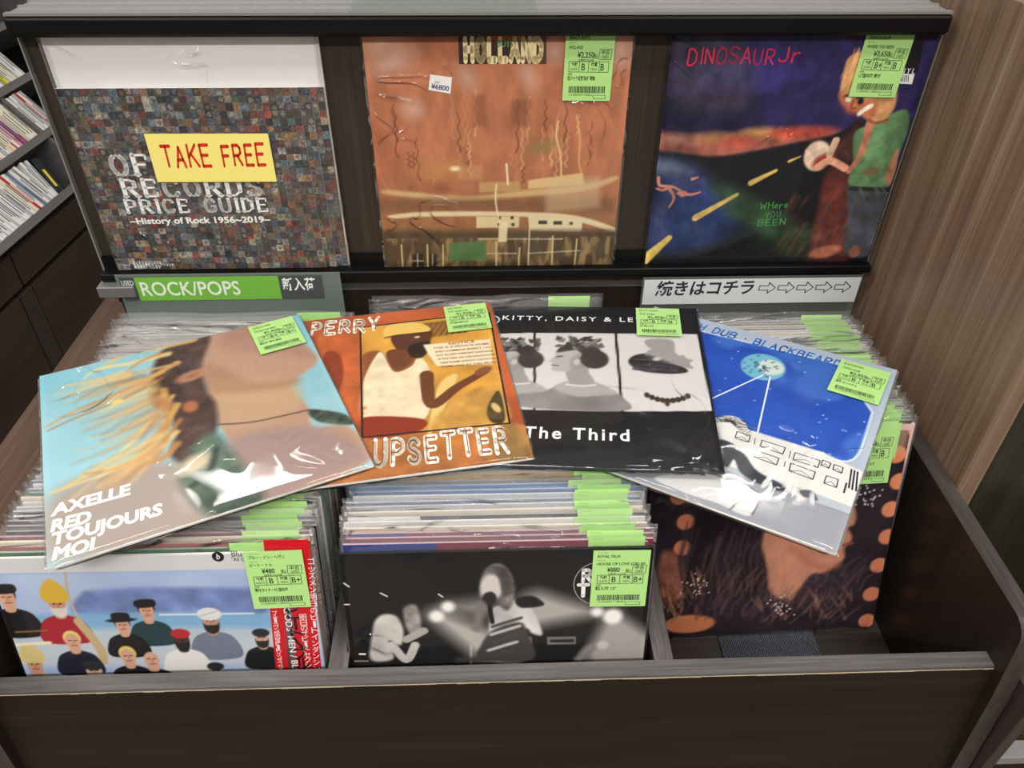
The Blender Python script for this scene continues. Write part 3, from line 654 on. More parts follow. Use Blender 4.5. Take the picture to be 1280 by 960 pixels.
def bust(a, c, k):   # generic grey profile with an updo and a leafy wreath
    x, y = c; P = lambda q: [(x + u * k, y + v * k) for u, v in q]
    a.poly(P([(-.13, -.27), (-.125, -.22), (-.06, -.155), (.0, -.12), (.07, -.12), (.15, -.17), (.185, -.20), (.19, -.27)]), (128, 127, 126), .008, 1, tex=.2, ts=9)
    a.poly(P([(-.055, -.155), (.0, -.11), (.085, -.115), (.165, -.175), (.12, -.19), (.02, -.20)]), (164, 161, 158), .012)
    a.poly(P([(-.015, -.04), (-.005, -.12), (.02, -.145), (.085, -.125), (.065, -.06), (.06, -.02)]), (150, 147, 144), .008)
    a.poly(P(FACE), (172, 169, 166), .006); a.poly(P([(.0, .02), (.05, .06), (.06, .0), (.02, -.05), (.0, -.045)]), (140, 137, 134), .02, .8)
    a.ell((x + .085 * k, y + .02 * k), .052 * k, .058 * k, (52, 51, 51), .01); a.poly(P([(-.055, .06), (-.02, .115), (.07, .12), (.11, .06), (.05, .045), (.015, .075)]), (48, 47, 47), .01)
    a.line(P([(-.055, .030), (-.035, .034)]), .008 * k, (70, 68, 66)); a.line(P([(-.068, -.022), (-.048, -.024)]), .007 * k, (96, 84, 82)); a.ell((x + .02 * k, y + .0 * k), .012 * k, .018 * k, (186, 182, 178), .005)
    for t in range(46): a.ell((x + RS.uniform(-.06, .12) * k, y + (.115 + RS.uniform(-.03, .045)) * k), .015 * k, .008 * k, ((70, 69, 68), (120, 118, 116), (44, 43, 43), (92, 91, 90))[t % 4], .005, RS.uniform(0, 3))
    for t in range(9): a.ell((x + (-.01 + .012 * t) * k, y + (-.135 - .006 * math.sin(t * .4)) * k), .006 * k, .006 * k, (206, 204, 200), .003)
def cover_panels(S):   # black with three pale panels
    a = Art(190, (28, 28, 31))
    for P in ([(-.006,.768),(.311,.793),(.347,.292),(.105,.283)], [(.323,.793),(.648,.799),(.667,.296),(.357,.290)], [(.660,.799),(.985,.804),(.992,.312),(.676,.296)]): a.poly(P, (206, 202, 200), .003, 1, False)
    bust(a, (.230,.584), 1.0); bust(a, (.476,.593), 1.08)
    c = (.828,.605); k = 1.05; U = lambda q: [(c[0] - v * k * 1.0, c[1] - u * k * .9) for u, v in q]
    a.poly(U([(-.085, -.01), (-.10, .04), (-.16, .05), (-.16, -.05), (-.06, -.05)]), (150, 147, 144), .008)
    a.poly([(c[0] - .125, c[1] - .015), (c[0] - .11, c[1] + .035), (c[0] - .05, c[1] + .055), (c[0] + .02, c[1] + .02), (c[0] + .10, c[1] - .05), (c[0] + .05, c[1] - .075), (c[0] - .07, c[1] - .065)], (52, 51, 52), .008, 1, tex=.5, ts=30)
    a.poly([(c[0] - .06, c[1] + .045), (c[0] - .02, c[1] + .095), (c[0] + .05, c[1] + .075), (c[0] + .075, c[1] + .045), (c[0] + .09, c[1] + .05), (c[0] + .10, c[1] + .03), (c[0] + .125, c[1] + .015), (c[0] + .11, c[1] - .005), (c[0] + .12, c[1] - .04), (c[0] + .06, c[1] - .02), (c[0], c[1] + .0)], (150, 147, 145), .006)
    a.line([(c[0] - .05, c[1] + .03), (c[0] + .0, c[1] + .0), (c[0] + .05, c[1] - .035)], .03, (66, 64, 64), soft=.02); a.ell((c[0] - .015, c[1] + .02), .018, .012, (186, 182, 178), .006, .4)
    for i in range(24): y0 = RS.uniform(-.06, .02); a.line([(c[0] - .11, c[1] + y0), (c[0] - .03, c[1] + y0 - .006), (c[0] + .06, c[1] + y0 * .6 - .03)], .004, ((90, 88, 88), (30, 29, 30))[i % 2], .002, .004, .6)
    for t in np.linspace(-1, 1, 9): q = (.839,.395); a.ell((q[0] + .075 * t, q[1] - .03 * (1 - t * t)), .011, .016, (58, 48, 36), .004)
    q = (.836,.348); a.ell(q, .01, .016, (70, 56, 40), .004)
    s = Sheet(S, S); s.body(.0034, (60, 60, 62)); s.art(a); s.up()
    s.text('KITTY, DAISY & LEWIS', (.171,.888), (.845,.887), .034, (232, 232, 232), bold=.012, spacing=1.35)
    s.text('The Third', (.321,.138), (.693,.137), .062, (238, 238, 238), bold=.018, spacing=1.25)
    v = [(math.cos(t), math.sin(t)) for t in np.linspace(-1.5, 1.5, 10)]; c = (.130,.885); s.strokes([(c[0] + .028 * x, c[1] + .03 * y) for x, y in v], .008, (220, 220, 220))
    return s.mesh('jacket')
def cover_space(S):    # blue starry window above a white console
    a = Art(200, (172, 186, 204))
    a.mix(.7 * fbm(a.X, a.Y, 3, 8) * (1 - a.Y), (150, 160, 176))
    B = [(.112,.909),(.228,.913),(.799,.937),(.966,.704),(.968,.584),(.969,.504),(.967,.465),(.959,.433),(.943,.412),(.923,.404),(.824,.411),(.582,.411),(.363,.433)]
    a.poly(B, (34, 84, 196), .004, 1, False); m, ins, _ = a._d(B, True)
    nb_ = fbm(a.X, a.Y, 4, 21); a.mix(np.where(ins, .75 * (nb_ - .3) * 2, 0), (18, 52, 158)); a.mix(np.where(ins, np.clip((nb_ - .52) * 5, 0, .6), 0), (70, 130, 220))
    for i in range(46):
        q = (RS.uniform(.1, .98), RS.uniform(.3, .95))
        b = int(q[1] * 200), int(q[0] * 200)
        if ins[b]: a.ell(q, .0035, .0035, (200, 220, 250), .004, 0, .8)
    a.line(B[:4] + B[4:], .006, (226, 234, 240), soft=.004, sm=False)
    a.ell((.542,.792), .085, .085, (110, 184, 212), .008); a.ell((.570,.802), .05, .05, (206, 222, 214), .006, .3, .8)
    for i in range(40):
        t = RS.uniform(0, 6.28); r_ = RS.uniform(.0, .075); c = (.542,.792); a.ell((c[0] + r_ * math.cos(t), c[1] + r_ * math.sin(t)), .006, .004, (40, 84, 112), .004, t, .7)
    a.poly([(.487,.419),(.587,.414),(.864,.418),(.998,.384),(.999,.210),(.832,.217),(.668,.211),(.594,.205)], (218, 218, 212), .006, 1, False)
    a.poly([(.594,.205),(.999,.210),(1.001,.173),(.604,.177)], (176, 184, 192), .004, 1, False); a.line([(.604,.177),(1.001,.173)], .006, (120, 126, 134))
    a.poly([(.278,.006),(.604,.177),(1.001,.173),(.997,-.015),(.636,-.010)], (150, 152, 160), .006, 1, False)
    a.poly([(.399,.045),(.582,.146),(.689,.141),(.735,.115),(.736,.058),(.718,.019),(.622,.028),(.496,.023)], (210, 210, 208), .006); a.line([(.582,.146),(.689,.141),(.735,.115),(.733,.035)], .005, (40, 42, 46)); a.line([(.666,.021),(.682,.067),(.737,.086)], .004, (70, 72, 76))
    a.poly([(.525,.309),(.567,.321),(.626,.290),(.689,.230),(.787,.202),(.783,.172),(.700,.175),(.642,.197),(.605,.245),(.596,.198),(.547,.214)], (52, 54, 60), .006); a.ell((.823,.196), .05, .016, (214, 206, 196), .006, -.5); a.poly([(.836,.203),(.871,.222),(.899,.190),(.861,.182)], (84, 88, 96), .005)
    a.ell((.540,.393), .062, .066, (230, 228, 222), .006)
    for i in range(18):
        c = (.533,.404); t = i / 18 * 3.6 - .2; a.line([(c[0], c[1] + .02), (c[0] + .05 * math.cos(t), c[1] + .045 * math.sin(t)), (c[0] + .085 * math.cos(t - .15), c[1] + .065 * math.sin(t) - .015)], .0035, (40, 40, 44), .002, .003)
    a.fade(0.1, 0.95); s = Sheet(S, S); s.body(.0032); s.art(a); s.up()
    for p, q in (((.557,.740), (.422,.504)), ((.584,.743), (.635,.416))): s.strokes([p, q], .006, (214, 226, 240))
    k = (70, 72, 78)
    for P in ([(.570,.386),(.619,.384),(.622,.350),(.574,.352)], [(.661,.382),(.742,.382),(.743,.345),(.664,.349)], [(.778,.373),(.862,.373),(.863,.336),(.780,.336)], [(.869,.380),(.896,.377),(.896,.350),(.869,.353)], [(.907,.376),(.937,.375),(.938,.346),(.909,.350)], [(.659,.322),(.737,.321),(.739,.285),(.661,.288)], [(.779,.316),(.861,.312),(.862,.274),(.783,.278)], [(.897,.312),(.935,.312),(.938,.273),(.898,.274)]):
        s.frame(P, .004, k); s.strokes([P[3], ((P[0][0] * .5 + P[1][0] * .5), (P[0][1] + P[2][1]) / 2), P[2], P[1]], .0025, k)
    for P in ([(.963,.379),(.973,.291)], [(.973,.378),(.984,.288)], [(.983,.376),(.996,.287)], [(.962,.307),(.964,.262)]): s.strokes(P, .006, (44, 46, 52))
    for P in ([(.637,.381),(.643,.348)], [(.763,.375),(.767,.336)], [(.760,.316),(.764,.287)]): s.strokes([P[0], P[0]] + [P[1]], .003, k)
    s.text('I WAH DUB . BLACKBEARD', (.106,.925), (.803,.918), .042, (44, 112, 196), 's', weight=.2, jit=.05, shear=.1)
    return s.mesh('jacket')
def head(a, c, r, skin, hair, body, hat=None, beard=None, h2=None):
    x, y = c
    a.poly([(x - 2.1 * r, y - 4.4 * r), (x - 1.9 * r, y - 2.1 * r), (x - .6 * r, y - 1.25 * r), (x + .6 * r, y - 1.25 * r), (x + 1.9 * r, y - 2.1 * r), (x + 2.1 * r, y - 4.4 * r)], body, .004)
    a.poly([(x - .45 * r, y - 1.5 * r), (x - .45 * r, y), (x + .45 * r, y), (x + .45 * r, y - 1.5 * r)], skin, .004)
    if hair: a.ell((x, y + .4 * r), .86 * r, 1.0 * r, hair, .004)
    a.ell(c, .74 * r, 1.02 * r, skin, .004)
    a.ell((x - .28 * r, y + .1 * r), .14 * r, .08 * r, (50, 36, 30), .002); a.ell((x + .28 * r, y + .1 * r), .14 * r, .08 * r, (50, 36, 30), .002)
    a.line([(x, y + .1 * r), (x + .06 * r, y - .25 * r)], .14 * r, [max(0, k - 40) for k in skin]); a.line([(x - .25 * r, y - .55 * r), (x + .25 * r, y - .55 * r)], .12 * r, (140, 60, 54))
    if beard: a.poly([(x - .74 * r, y - .1 * r), (x - .5 * r, y - .4 * r), (x + .5 * r, y - .4 * r), (x + .74 * r, y - .1 * r), (x + .6 * r, y - 1.1 * r), (x, y - 1.5 * r), (x - .6 * r, y - 1.1 * r)], beard, .004)
    if hat == 'brim': a.ell((x, y + .75 * r), 1.6 * r, .3 * r, h2, .004, .05); a.poly([(x - .8 * r, y + .7 * r), (x - .85 * r, y + 1.7 * r), (x + .85 * r, y + 1.7 * r), (x + .8 * r, y + .7 * r)], h2, .004)
    if hat == 'cap': a.ell((x, y + .75 * r), .95 * r, .62 * r, h2, .004)
    if hat == 'tall': a.poly([(x - .95 * r, y + .35 * r), (x - 1.1 * r, y + 1.7 * r), (x, y + 2.9 * r), (x + 1.1 * r, y + 1.7 * r), (x + .95 * r, y + .35 * r)], h2, .005)
    if hat == 'wrap': a.ell((x, y + .85 * r), 1.1 * r, .75 * r, h2, .004); a.line([(x - .9 * r, y + .6 * r), (x + .8 * r, y + 1.2 * r)], .1 * r, [k * .8 for k in h2])
    if hat == 'flat': a.poly([(x - .9 * r, y + .5 * r), (x - .9 * r, y + 1.4 * r), (x + .9 * r, y + 1.5 * r), (x + .9 * r, y + .6 * r)], h2, .004)
def cover_people(S):   # row of people in hats before a hazy sea, white band above, red paper strip at the right
    a = Art(260, (206, 204, 204))
    a.poly([(-.028,.944),(1.030,.937),(.999,.449),(-.169,.461)], (158, 178, 218), .003, 1, False)
    a.mix(np.where(a.Y < (.445,.938)[1], np.clip((fbm(a.X, a.Y, 4, 3) - .4) * 1.4, 0, .5), 0), (198, 210, 228))
    a.poly([(.259,.852),(.326,.871),(.537,.874),(.746,.865),(.829,.855),(.825,.752),(.580,.768),(.239,.770)], (104, 126, 186), .02, .9, tex=.25, ts=18)
    a.poly([(-.080,.767),(.837,.758),(.868,.664),(-.109,.668)], (112, 170, 210), .02, .85); a.poly([(-.100,.697),(.871,.686),(.875,.546),(-.138,.567)], (196, 200, 204), .03, .8); a.line([(.494,.762),(.794,.758)], .006, (226, 232, 236))
    sk = (214, 158, 128)
    head(a, (.027,.846), .036, sk, (40, 30, 26), (26, 24, 26), 'flat', None, (36, 34, 36))
    head(a, (.178,.814), .036, (206, 140, 112), None, (176, 28, 44), 'tall', (214, 206, 196), (222, 176, 44))
    a.line([(.234,.940),(.223,.812),(.263,.597)], .008, (190, 170, 140)); a.line([(.227,.743),(.270,.626),(.268,.567)], .03, (196, 168, 120))
    head(a, (.454,.778), .032, sk, (24, 22, 24), (30, 62, 66), 'flat', None, (24, 22, 24)); head(a, (.365,.721), .03, sk, (30, 26, 26), (24, 22, 24), 'brim', None, (26, 25, 27))
    head(a, (.651,.729), .036, (196, 140, 112), None, (112, 118, 140), 'wrap', (40, 34, 32), (220, 218, 214))
    head(a, (.806,.652), .03, sk, None, (26, 25, 28), 'cap', (40, 34, 32), (36, 38, 46))
    head(a, (.543,.654), .034, (74, 48, 40), None, (226, 222, 216), 'cap', (34, 28, 28), (190, 36, 44))
    head(a, (.040,.560), .034, (206, 146, 112), None, (200, 180, 130), 'tall', None, (214, 190, 120))
    a.line([(.003,.650),(.114,.655)], .012, (236, 226, 190)); a.line([(.017,.704),(.117,.707)], .006, (150, 110, 50))
    head(a, (.189,.658), .033, sk, (232, 208, 110), (28, 28, 48)); head(a, (.354,.586), .033, sk, (226, 200, 92), (26, 25, 28)); head(a, (.428,.569), .034, (214, 160, 132), None, (30, 28, 30)); head(a, (.228,.523), .036, (214, 170, 142), None, (26, 25, 28), 'cap', None, (44, 44, 46)); head(a, (.634,.509), .03, (220, 214, 206), None, (30, 28, 30), 'cap', None, (40, 40, 44))
    a.fade(0.12, 0.97); s = Sheet(S, S); s.body(.0034); s.art(a); s.up()
    c = (.718,.990); s.add([((c[0] - .5 + .019 * math.cos(t)) * S, (c[1] + .019 * math.sin(t)) * S, s.z) for t in np.linspace(0, 6.283, 19)[:-1]], [tuple(range(18))], (30, 30, 32))
    s.text('Blue In Heaven'[:4], (.761,.989), (.805,.989), .024, (40, 40, 44)); s.text('"All th', (.758,.971), (.800,.971), .016, (40, 40, 44))
    s.quad([(.867,1.050),(1.005,1.049),(.987,.465),(.831,.465)], (198, 22, 34)); s.quad([(.900,.846),(.926,.846),(.901,.465),(.872,.466)], (120, 116, 118)); s.up()
    s.text('b', (c[0] - .006, c[1] - .009), (c[0] + .006, c[1] - .009), .022, (240, 240, 240), shear=.2)
    def down(t, p, q, h, col, bold=.0):
        n = len(t)
        for i, ch in enumerate(t):
            if ch == ' ': continue
            u = (p[0] + (q[0] - p[0]) * (i + .5) / n, p[1] + (q[1] - p[1]) * (i + .5) / n)
            if ch in 'ー/': s.strokes([(u[0] - (.012 if ch == '/' else 0), u[1] + h * .45), (u[0] + (.012 if ch == '/' else 0), u[1] - h * .45)], .009, col)
            else: s.text(ch, (u[0] - h * .46, u[1] - h * .4), (u[0] + h * .46, u[1] - h * .4), h * .9, col, bold=bold)
    down('ビート/ブルー', (.924,.777), (.929,.467), .052, (36, 16, 20), .02)
    down('ゴッズメン明日のビートインダンシング', (1.007,.977), (.969,.466), .024, (240, 226, 222))
    down('明日のザビートセクション', (.953,.748), (.944,.467), .024, (240, 226, 222))
    down('ブルーヘヴン国内盤ビートインザゴッズメン', (.864,.764), (.849,.470), .018, (240, 226, 222))
    s.text("GODS' MEN / BLUE", (.894,.780), (.890,.469), .022, (238, 236, 234), bold=.01)
    return s.mesh('jacket')
def cover_concert(S):  # black and white concert photo
    a = Art(230, (26, 25, 25)); a.grain(.25, 6, 5)
    def beam(p, q, w0, w1, al=.8): a.line([p, q], w0, (206, 200, 192), w1, .07, al, False)
    beam((.293,.744), (.461,.607), .05, .13, .85); beam((.826,.739), (.635,.758), .03, .15, .8); beam((.884,.725), (.922,.578), .05, .26, .75); beam((.337,.779), (.445,.770), .04, .08, .6)
    for c, r in (((.337,.778), .022), ((.298,.738), .024), ((.831,.741), .02), ((.884,.719), .032)): a.ell(c, r, r, (240, 236, 230), .02)
    a.poly([(.066,.556),(.080,.671),(.094,.726),(.124,.752),(.166,.742),(.185,.680),(.172,.617),(.135,.637),(.142,.605),(.139,.553)], (196, 190, 184), .012, 1, tex=.2)
    a.poly([(.192,.778),(.230,.789),(.244,.740),(.242,.665),(.212,.653),(.193,.704)], (150, 142, 136), .014, 1, tex=.4, ts=30); a.line([(.143,.618),(.187,.551),(.220,.615)], .03, (196, 190, 184)); a.line([(.193,.641),(.252,.677)], .03, (170, 164, 158))
    a.poly([(.473,.732),(.502,.780),(.577,.802),(.616,.752),(.650,.651),(.617,.653),(.597,.678),(.568,.654),(.520,.630),(.451,.594),(.436,.543),(.578,.524),(.607,.640),(.480,.541)], (206, 202, 198), .01, .95, tex=.2)
    a.poly([(.436,.543),(.442,.607),(.482,.670),(.568,.704),(.597,.666),(.618,.536)], (64, 62, 62), .012)
    for i in range(5): a.line([(.482,.688),(.530,.706),(.578,.723)] if i == 0 else [(p[0] - .005 * i, p[1] - .035 * i) for p in [(.482,.688),(.530,.706),(.578,.723)]], .012, (190, 186, 180) if i % 2 else (70, 68, 66), soft=.006)
    a.poly([(.443,.878),(.462,.929),(.494,.951),(.531,.933),(.557,.862),(.551,.791),(.530,.755),(.502,.780),(.465,.806),(.442,.818)], (104, 98, 94), .012, 1, tex=.5, ts=30)
    a.ell((.480,.853), .036, .055, (206, 198, 190), .012); a.poly([(.485,.940),(.531,.927),(.551,.851),(.521,.816),(.503,.899)], (70, 66, 64), .012, .9, tex=.5, ts=40)
    a.line([(.480,.827),(.474,.781),(.482,.707)], .016, (24, 23, 23)); a.ell((.474,.808), .024, .028, (40, 38, 38), .008); a.line([(.445,.782),(.429,.684)], .03, (120, 114, 110), soft=.02)
    a.poly([(.559,.803),(.615,.815),(.653,.776),(.578,.766)], (30, 29, 29), .008)
    a.poly([(.665,.636),(.762,.635),(.765,.601),(.668,.602)], (120, 116, 112), .004, 1, False); a.poly([(.675,.625),(.757,.625),(.758,.609),(.676,.611)], (40, 38, 38), .004, 1, False)
    a.line([(.776,.531),(.813,.582),(.862,.593)], .03, (130, 124, 120), soft=.02); a.ell((.857,.593), .022, .02, (190, 184, 178), .012)
    a.line([(.408,.609),(.406,.524)], .005, (190, 186, 180)); a.line([(.362,.545),(.480,.541)], .02, (60, 58, 58), soft=.02)
    s = Sheet(S, S); s.body(.0034, (40, 39, 38)); s.art(a); s.up()
    c = (.825,.860); s.strokes([(c[0] + .076 * math.cos(t), c[1] + .086 * math.sin(t)) for t in np.linspace(0, 6.283, 30)], .0035, (150, 146, 142))
    s.text('R', (c[0] - .052, c[1] + .010), (c[0] - .016, c[1] + .010), .046, (240, 238, 234), 's', weight=.30); s.text('T', (c[0] - .066, c[1] - .050), (c[0] - .022, c[1] - .050), .046, (240, 238, 234), 's', weight=.30)
    s.quad([(.029,.586),(.052,.585),(.051,.577),(.028,.578)], (220, 218, 214)); s.quad([(.011,.555),(.059,.553),(.058,.546),(.010,.547)], (120, 118, 114))
    for P in ([(.007,.886),(.022,.871)], [(.001,.798),(.016,.798)], [(.121,.842),(.141,.828)], [(.308,.832),(.321,.820)], [(.477,1.012),(.492,1.014)]): s.strokes(P, .006, (200, 192, 180))
    return s.mesh('jacket')
def cover_dots(S):     # dark haired head among round orange lights
    a = Art(230, (40, 30, 38)); a.grain(.3, 6, 12)
    for p in [(.967,.859),(.994,.737),(.982,.608),(.991,.474),(.978,.331),(.970,.181),(.972,.036),(.163,.602),(.156,.476),(.131,.725),(1.024,.972)]: a.ell(p, .036, .038, (214, 130, 92), .008)
    a.ell((.204,.076), .11, .05, (206, 124, 84), .01)
    a.poly([(.069,.449),(.123,.462),(.168,.375),(.188,.235),(.092,.189),(.060,.314)], (150, 90, 70), .03, .8, tex=.5, ts=24)
    a.poly([(.221,.633),(.535,.548),(.622,.238),(.517,.157),(.289,.192),(.197,.339)], (34, 24, 28), .03, 1, tex=.3, ts=10)
    a.poly([(.626,.910),(.820,.809),(.847,.622),(.866,.393),(.896,.183),(.717,.143),(.574,.153),(.478,.284),(.475,.616)], (50, 38, 44), .04, .9, tex=.4, ts=12)
    a.poly([(.484,.519),(.595,.733),(.745,.784),(.833,.623),(.844,.551),(.820,.528),(.843,.478),(.820,.430),(.821,.371),(.753,.312),(.698,.303),(.652,.219),(.615,.175),(.539,.227),(.513,.350)], (198, 130, 100), .02, 1, tex=.12)
    a.line([(.598,.462),(.720,.352),(.804,.346)], .02, (162, 96, 74), soft=.03); a.line([(.844,.453),(.811,.443)], .012, (136, 62, 56), soft=.01); a.ell((.583,.206), .03, .02, (216, 150, 118), .03, 0, .6)
    for i in range(130):
        x = RS.uniform(.16, .62); c = ((74, 56, 60), (52, 38, 44), (96, 72, 74), (30, 22, 26), (34, 25, 28))[i % 5]
        a.line([(x, .62 - RS.uniform(0, .2)), (x - .02, .40), (x + RS.uniform(-.05, .02), .24), (x + RS.uniform(-.10, .04), RS.uniform(.08, .2))], RS.uniform(.004, .012), c, .002, .012, .55)
    for i in range(120):
        x = RS.uniform(.30, .92); y = RS.uniform(.08, .30); c = ((104, 74, 78), (78, 54, 62), (124, 90, 88), (58, 42, 50))[i % 4]
        a.line([(x, y), (x + RS.uniform(.0, .03), y + .05), (x + RS.uniform(.02, .07), y + .10)], RS.uniform(.004, .012), c, .002, .014, .55)
    for i in range(60):
        y = RS.uniform(.25, .6); a.line([(.62 + RS.uniform(0, .2), y), (.66 + RS.uniform(0, .2), y - .08), (.66 + RS.uniform(0, .2), y - .2)], .006, ((74, 58, 66), (40, 30, 38))[i % 2], .002, .012, .5)
    a.poly([(.484,.519),(.595,.733),(.745,.784),(.833,.623),(.844,.551),(.820,.528),(.843,.478),(.820,.430),(.821,.371),(.753,.312),(.698,.303),(.652,.219),(.615,.175),(.539,.227),(.513,.350)], (204, 140, 112), .02, .9, tex=.1)
    a.line([(.600,.445),(.721,.344),(.804,.343)], .02, (168, 104, 82), soft=.04, al=.7); a.line([(.849,.452),(.811,.443)], .012, (140, 68, 62), soft=.01)
    for i in range(70): p = (RS.uniform(.02, .26), RS.uniform(.10, .34)); a.line([p, (p[0] + RS.uniform(-.04, .02), p[1] + .05)], .010, ((176, 112, 84), (120, 72, 60), (206, 146, 110))[i % 3], .002, .008, .55)
    for i in range(60): p = (RS.uniform(.5, .9), RS.uniform(.04, .2)); a.line([p, (p[0] + RS.uniform(-.05, .06), p[1] + .06)], .012, ((150, 100, 88), (108, 74, 78), (176, 124, 104))[i % 3], .002, .012, .45)
    for q in ((.583,.135), (.887,.667), (.221,.285)):
        for i in range(50): a.ell((q[0] + RS.normal(0, .03), q[1] + RS.normal(0, .03)), .004, .004, ((220, 206, 200), (24, 20, 24))[i % 2], .003)
    a.poly([(.882,1.065),(.981,1.003),(.995,.887),(.923,.891)], (206, 150, 110), .03, .6)
    s = Sheet(S, S); s.body(.0034, (60, 44, 44)); s.art(a); return s.mesh('jacket')
def cover_canal(S):    # sepia water reflecting moored boats, upside down
    a = Art(250, (182, 112, 78))
    v = a.Y; a.mix(np.clip((.45 - v) * 2.2, 0, 1), (128, 92, 56)); a.mix(.55 * np.clip((fbm(a.X, a.Y, 4, 2) - .45) * 3, 0, 1), (146, 78, 48)); a.grain(.14, 22, 6, 1, .5)
    for p, rx, ry in (((.106,.868), .09, .05), ((.069,.928), .07, .03), ((.383,.804), .03, .05), ((.612,.814), .03, .06), ((.707,.896), .04, .05), ((.955,.895), .05, .06), ((.167,.687), .04, .04)): a.ell(p, rx, ry, (206, 170, 152), .05, .4, .6)
    for i in range(38):
        x = RS.uniform(.08, .9); y0 = RS.uniform(.38, .62); h = RS.uniform(.05, .22); c = ((196, 140, 84), (224, 180, 120), (96, 58, 36))[i % 3]
        a.line([(x + .006 * math.sin(k * 2.2 + i), y0 + h * k / 8) for k in range(9)], .006, c, .003, .005, .75)
    for x0, x1, y0, y1, c in ((.33, .43, .4, .46, (206, 160, 100)), (.55, .62, .62, .72, (120, 72, 48)), (.4, .45, .62, .74, (126, 76, 50))): a.poly([(x0, y0), (x1, y0), (x1, y1), (x0, y1)], c, .02, .5, False)
    a.ell((.674,.536), .07, .03, (150, 118, 70), .03, .3, .7); a.ell((.255,.443), .09, .04, (196, 140, 80), .04, 0, .5); a.ell((.320,.448), .02, .01, (244, 220, 170), .01)
    a.poly([(.049,.359),(.356,.328),(.596,.353),(.846,.376),(.975,.410),(.977,.390),(.848,.346),(.596,.323),(.331,.305),(.047,.338)], (206, 172, 116), .014, .95)
    a.poly([(.619,.396),(.843,.426),(.853,.376),(.620,.358)], (222, 190, 130), .008, .9, False); a.poly([(.417,.390),(.583,.391),(.586,.348),(.416,.345)], (196, 158, 100), .01, .8, False)
    a.poly([(-.003,.321),(.984,.312),(.989,.253),(-.008,.263)], (120, 84, 56), .03, .7, False); a.poly([(.691,.378),(.915,.413),(.926,.273),(.695,.249)], (206, 180, 140), .03, .55, False)
    a.poly([(.038,.246),(.209,.261),(.573,.256),(.818,.238),(.995,.180),(.997,.158),(.819,.211),(.573,.235),(.207,.239),(.061,.232)], (222, 204, 160), .008, .95)
    a.poly([(.402,.237),(.585,.235),(.583,.184),(.401,.184)], (216, 198, 150), .004, .95, False); a.poly([(.622,.234),(.856,.221),(.853,.160),(.628,.170)], (222, 206, 164), .004, .95, False)
    for q in ([(.666,.215),(.703,.215),(.704,.199),(.667,.199)], [(.730,.212),(.767,.212),(.768,.196),(.731,.196)]): a.poly(q, (70, 54, 40), .004, 1, False)
    for q in ((.499,.230), (.554,.230), (.499,.199), (.558,.198), (.807,.201)): a.ell(q, .008, .008, (90, 66, 44), .003)
    a.poly([(-.005,.177),(1.009,.166),(1.025,-.024),(-.023,-.010)], (74, 60, 42), .03, .9, False); a.mix(np.where(a.Y < .14, .8 * np.clip((fbm(a.X * 3, a.Y, 12, 40) - .45) * 4, 0, 1), 0), (168, 136, 88))
    a.poly([(.281,.113),(.443,.123),(.441,.027),(.277,.029)], (74, 112, 62), .006, .95, False); a.poly([(.499,.212),(.536,.211),(.531,.117),(.494,.117)], (226, 212, 170), .004, .9, False)
    for P in ([(.117,.063),(.167,.063),(.162,-.008),(.111,-.007)], [(.192,.062),(.222,.062),(.218,-.009),(.187,-.008)]): a.poly(P, (40, 36, 30), .004, 1, False)
    for P in ([(.075,.108),(.072,-.011)], [(.187,.107),(.182,-.013)], [(.255,.106),(.249,-.014)], [(.486,.117),(.485,-.017)], [(.587,.088),(.583,-.018)], [(.731,.142),(.731,-.020)], [(.836,.127),(.832,-.021)], [(.629,.184),(.626,-.019)]): a.line(P, .006, (214, 188, 130))
    for P in ([(.114,.030),(.164,.029)], [(.142,.063),(.137,-.008)], [(.207,.062),(.203,-.009)], [(.448,.062),(.574,.061)], [(.412,.132),(.774,.128)], [(.625,.060),(.852,.071)]): a.line(P, .004, (206, 190, 150))
    a.line([(.734,.639),(.728,.582),(.748,.499),(.755,.414)], .006, (232, 196, 130)); a.line([(.804,.661),(.823,.570),(.824,.475),(.838,.426)], .006, (222, 170, 100)); a.line([(.488,.380),(.485,.304),(.499,.212)], .006, (232, 214, 170)); a.line([(.530,.465),(.536,.379)], .008, (240, 220, 176))
    a.fade(0.06, 1); s = Sheet(S, S); s.body(.0034); s.art(a); s.up()
    s.quad([(.352,.977),(.573,.976),(.574,.854),(.352,.854)], (62, 44, 40)); s.quad([(.573,.957),(.677,.956),(.680,.853),(.574,.854)], (92, 60, 48)); s.up()
    s.text('THE BEACH', (.459,.934), (.580,.934), .030, (196, 100, 56), bold=.02); s.up()
    s.text('HOLLAND', (.369,.869), (.667,.868), .072, (240, 220, 168), 's', weight=.40, serif=0, gap=.22); s.up(); s.text('BOYS', (.496,.915), (.554,.915), .024, (96, 140, 84), bold=.03)
    P = [(.242,.818),(.324,.807),(.315,.746),(.232,.761)]; s.quad(P, (232, 230, 224)); s.up()
    s.text('¥6800', (.242,.767), (.309,.756), .019, (50, 60, 110), bold=.02); s.text('lot', (.258,.786), (.275,.784), .012, (60, 60, 80))
    return s.mesh('jacket')
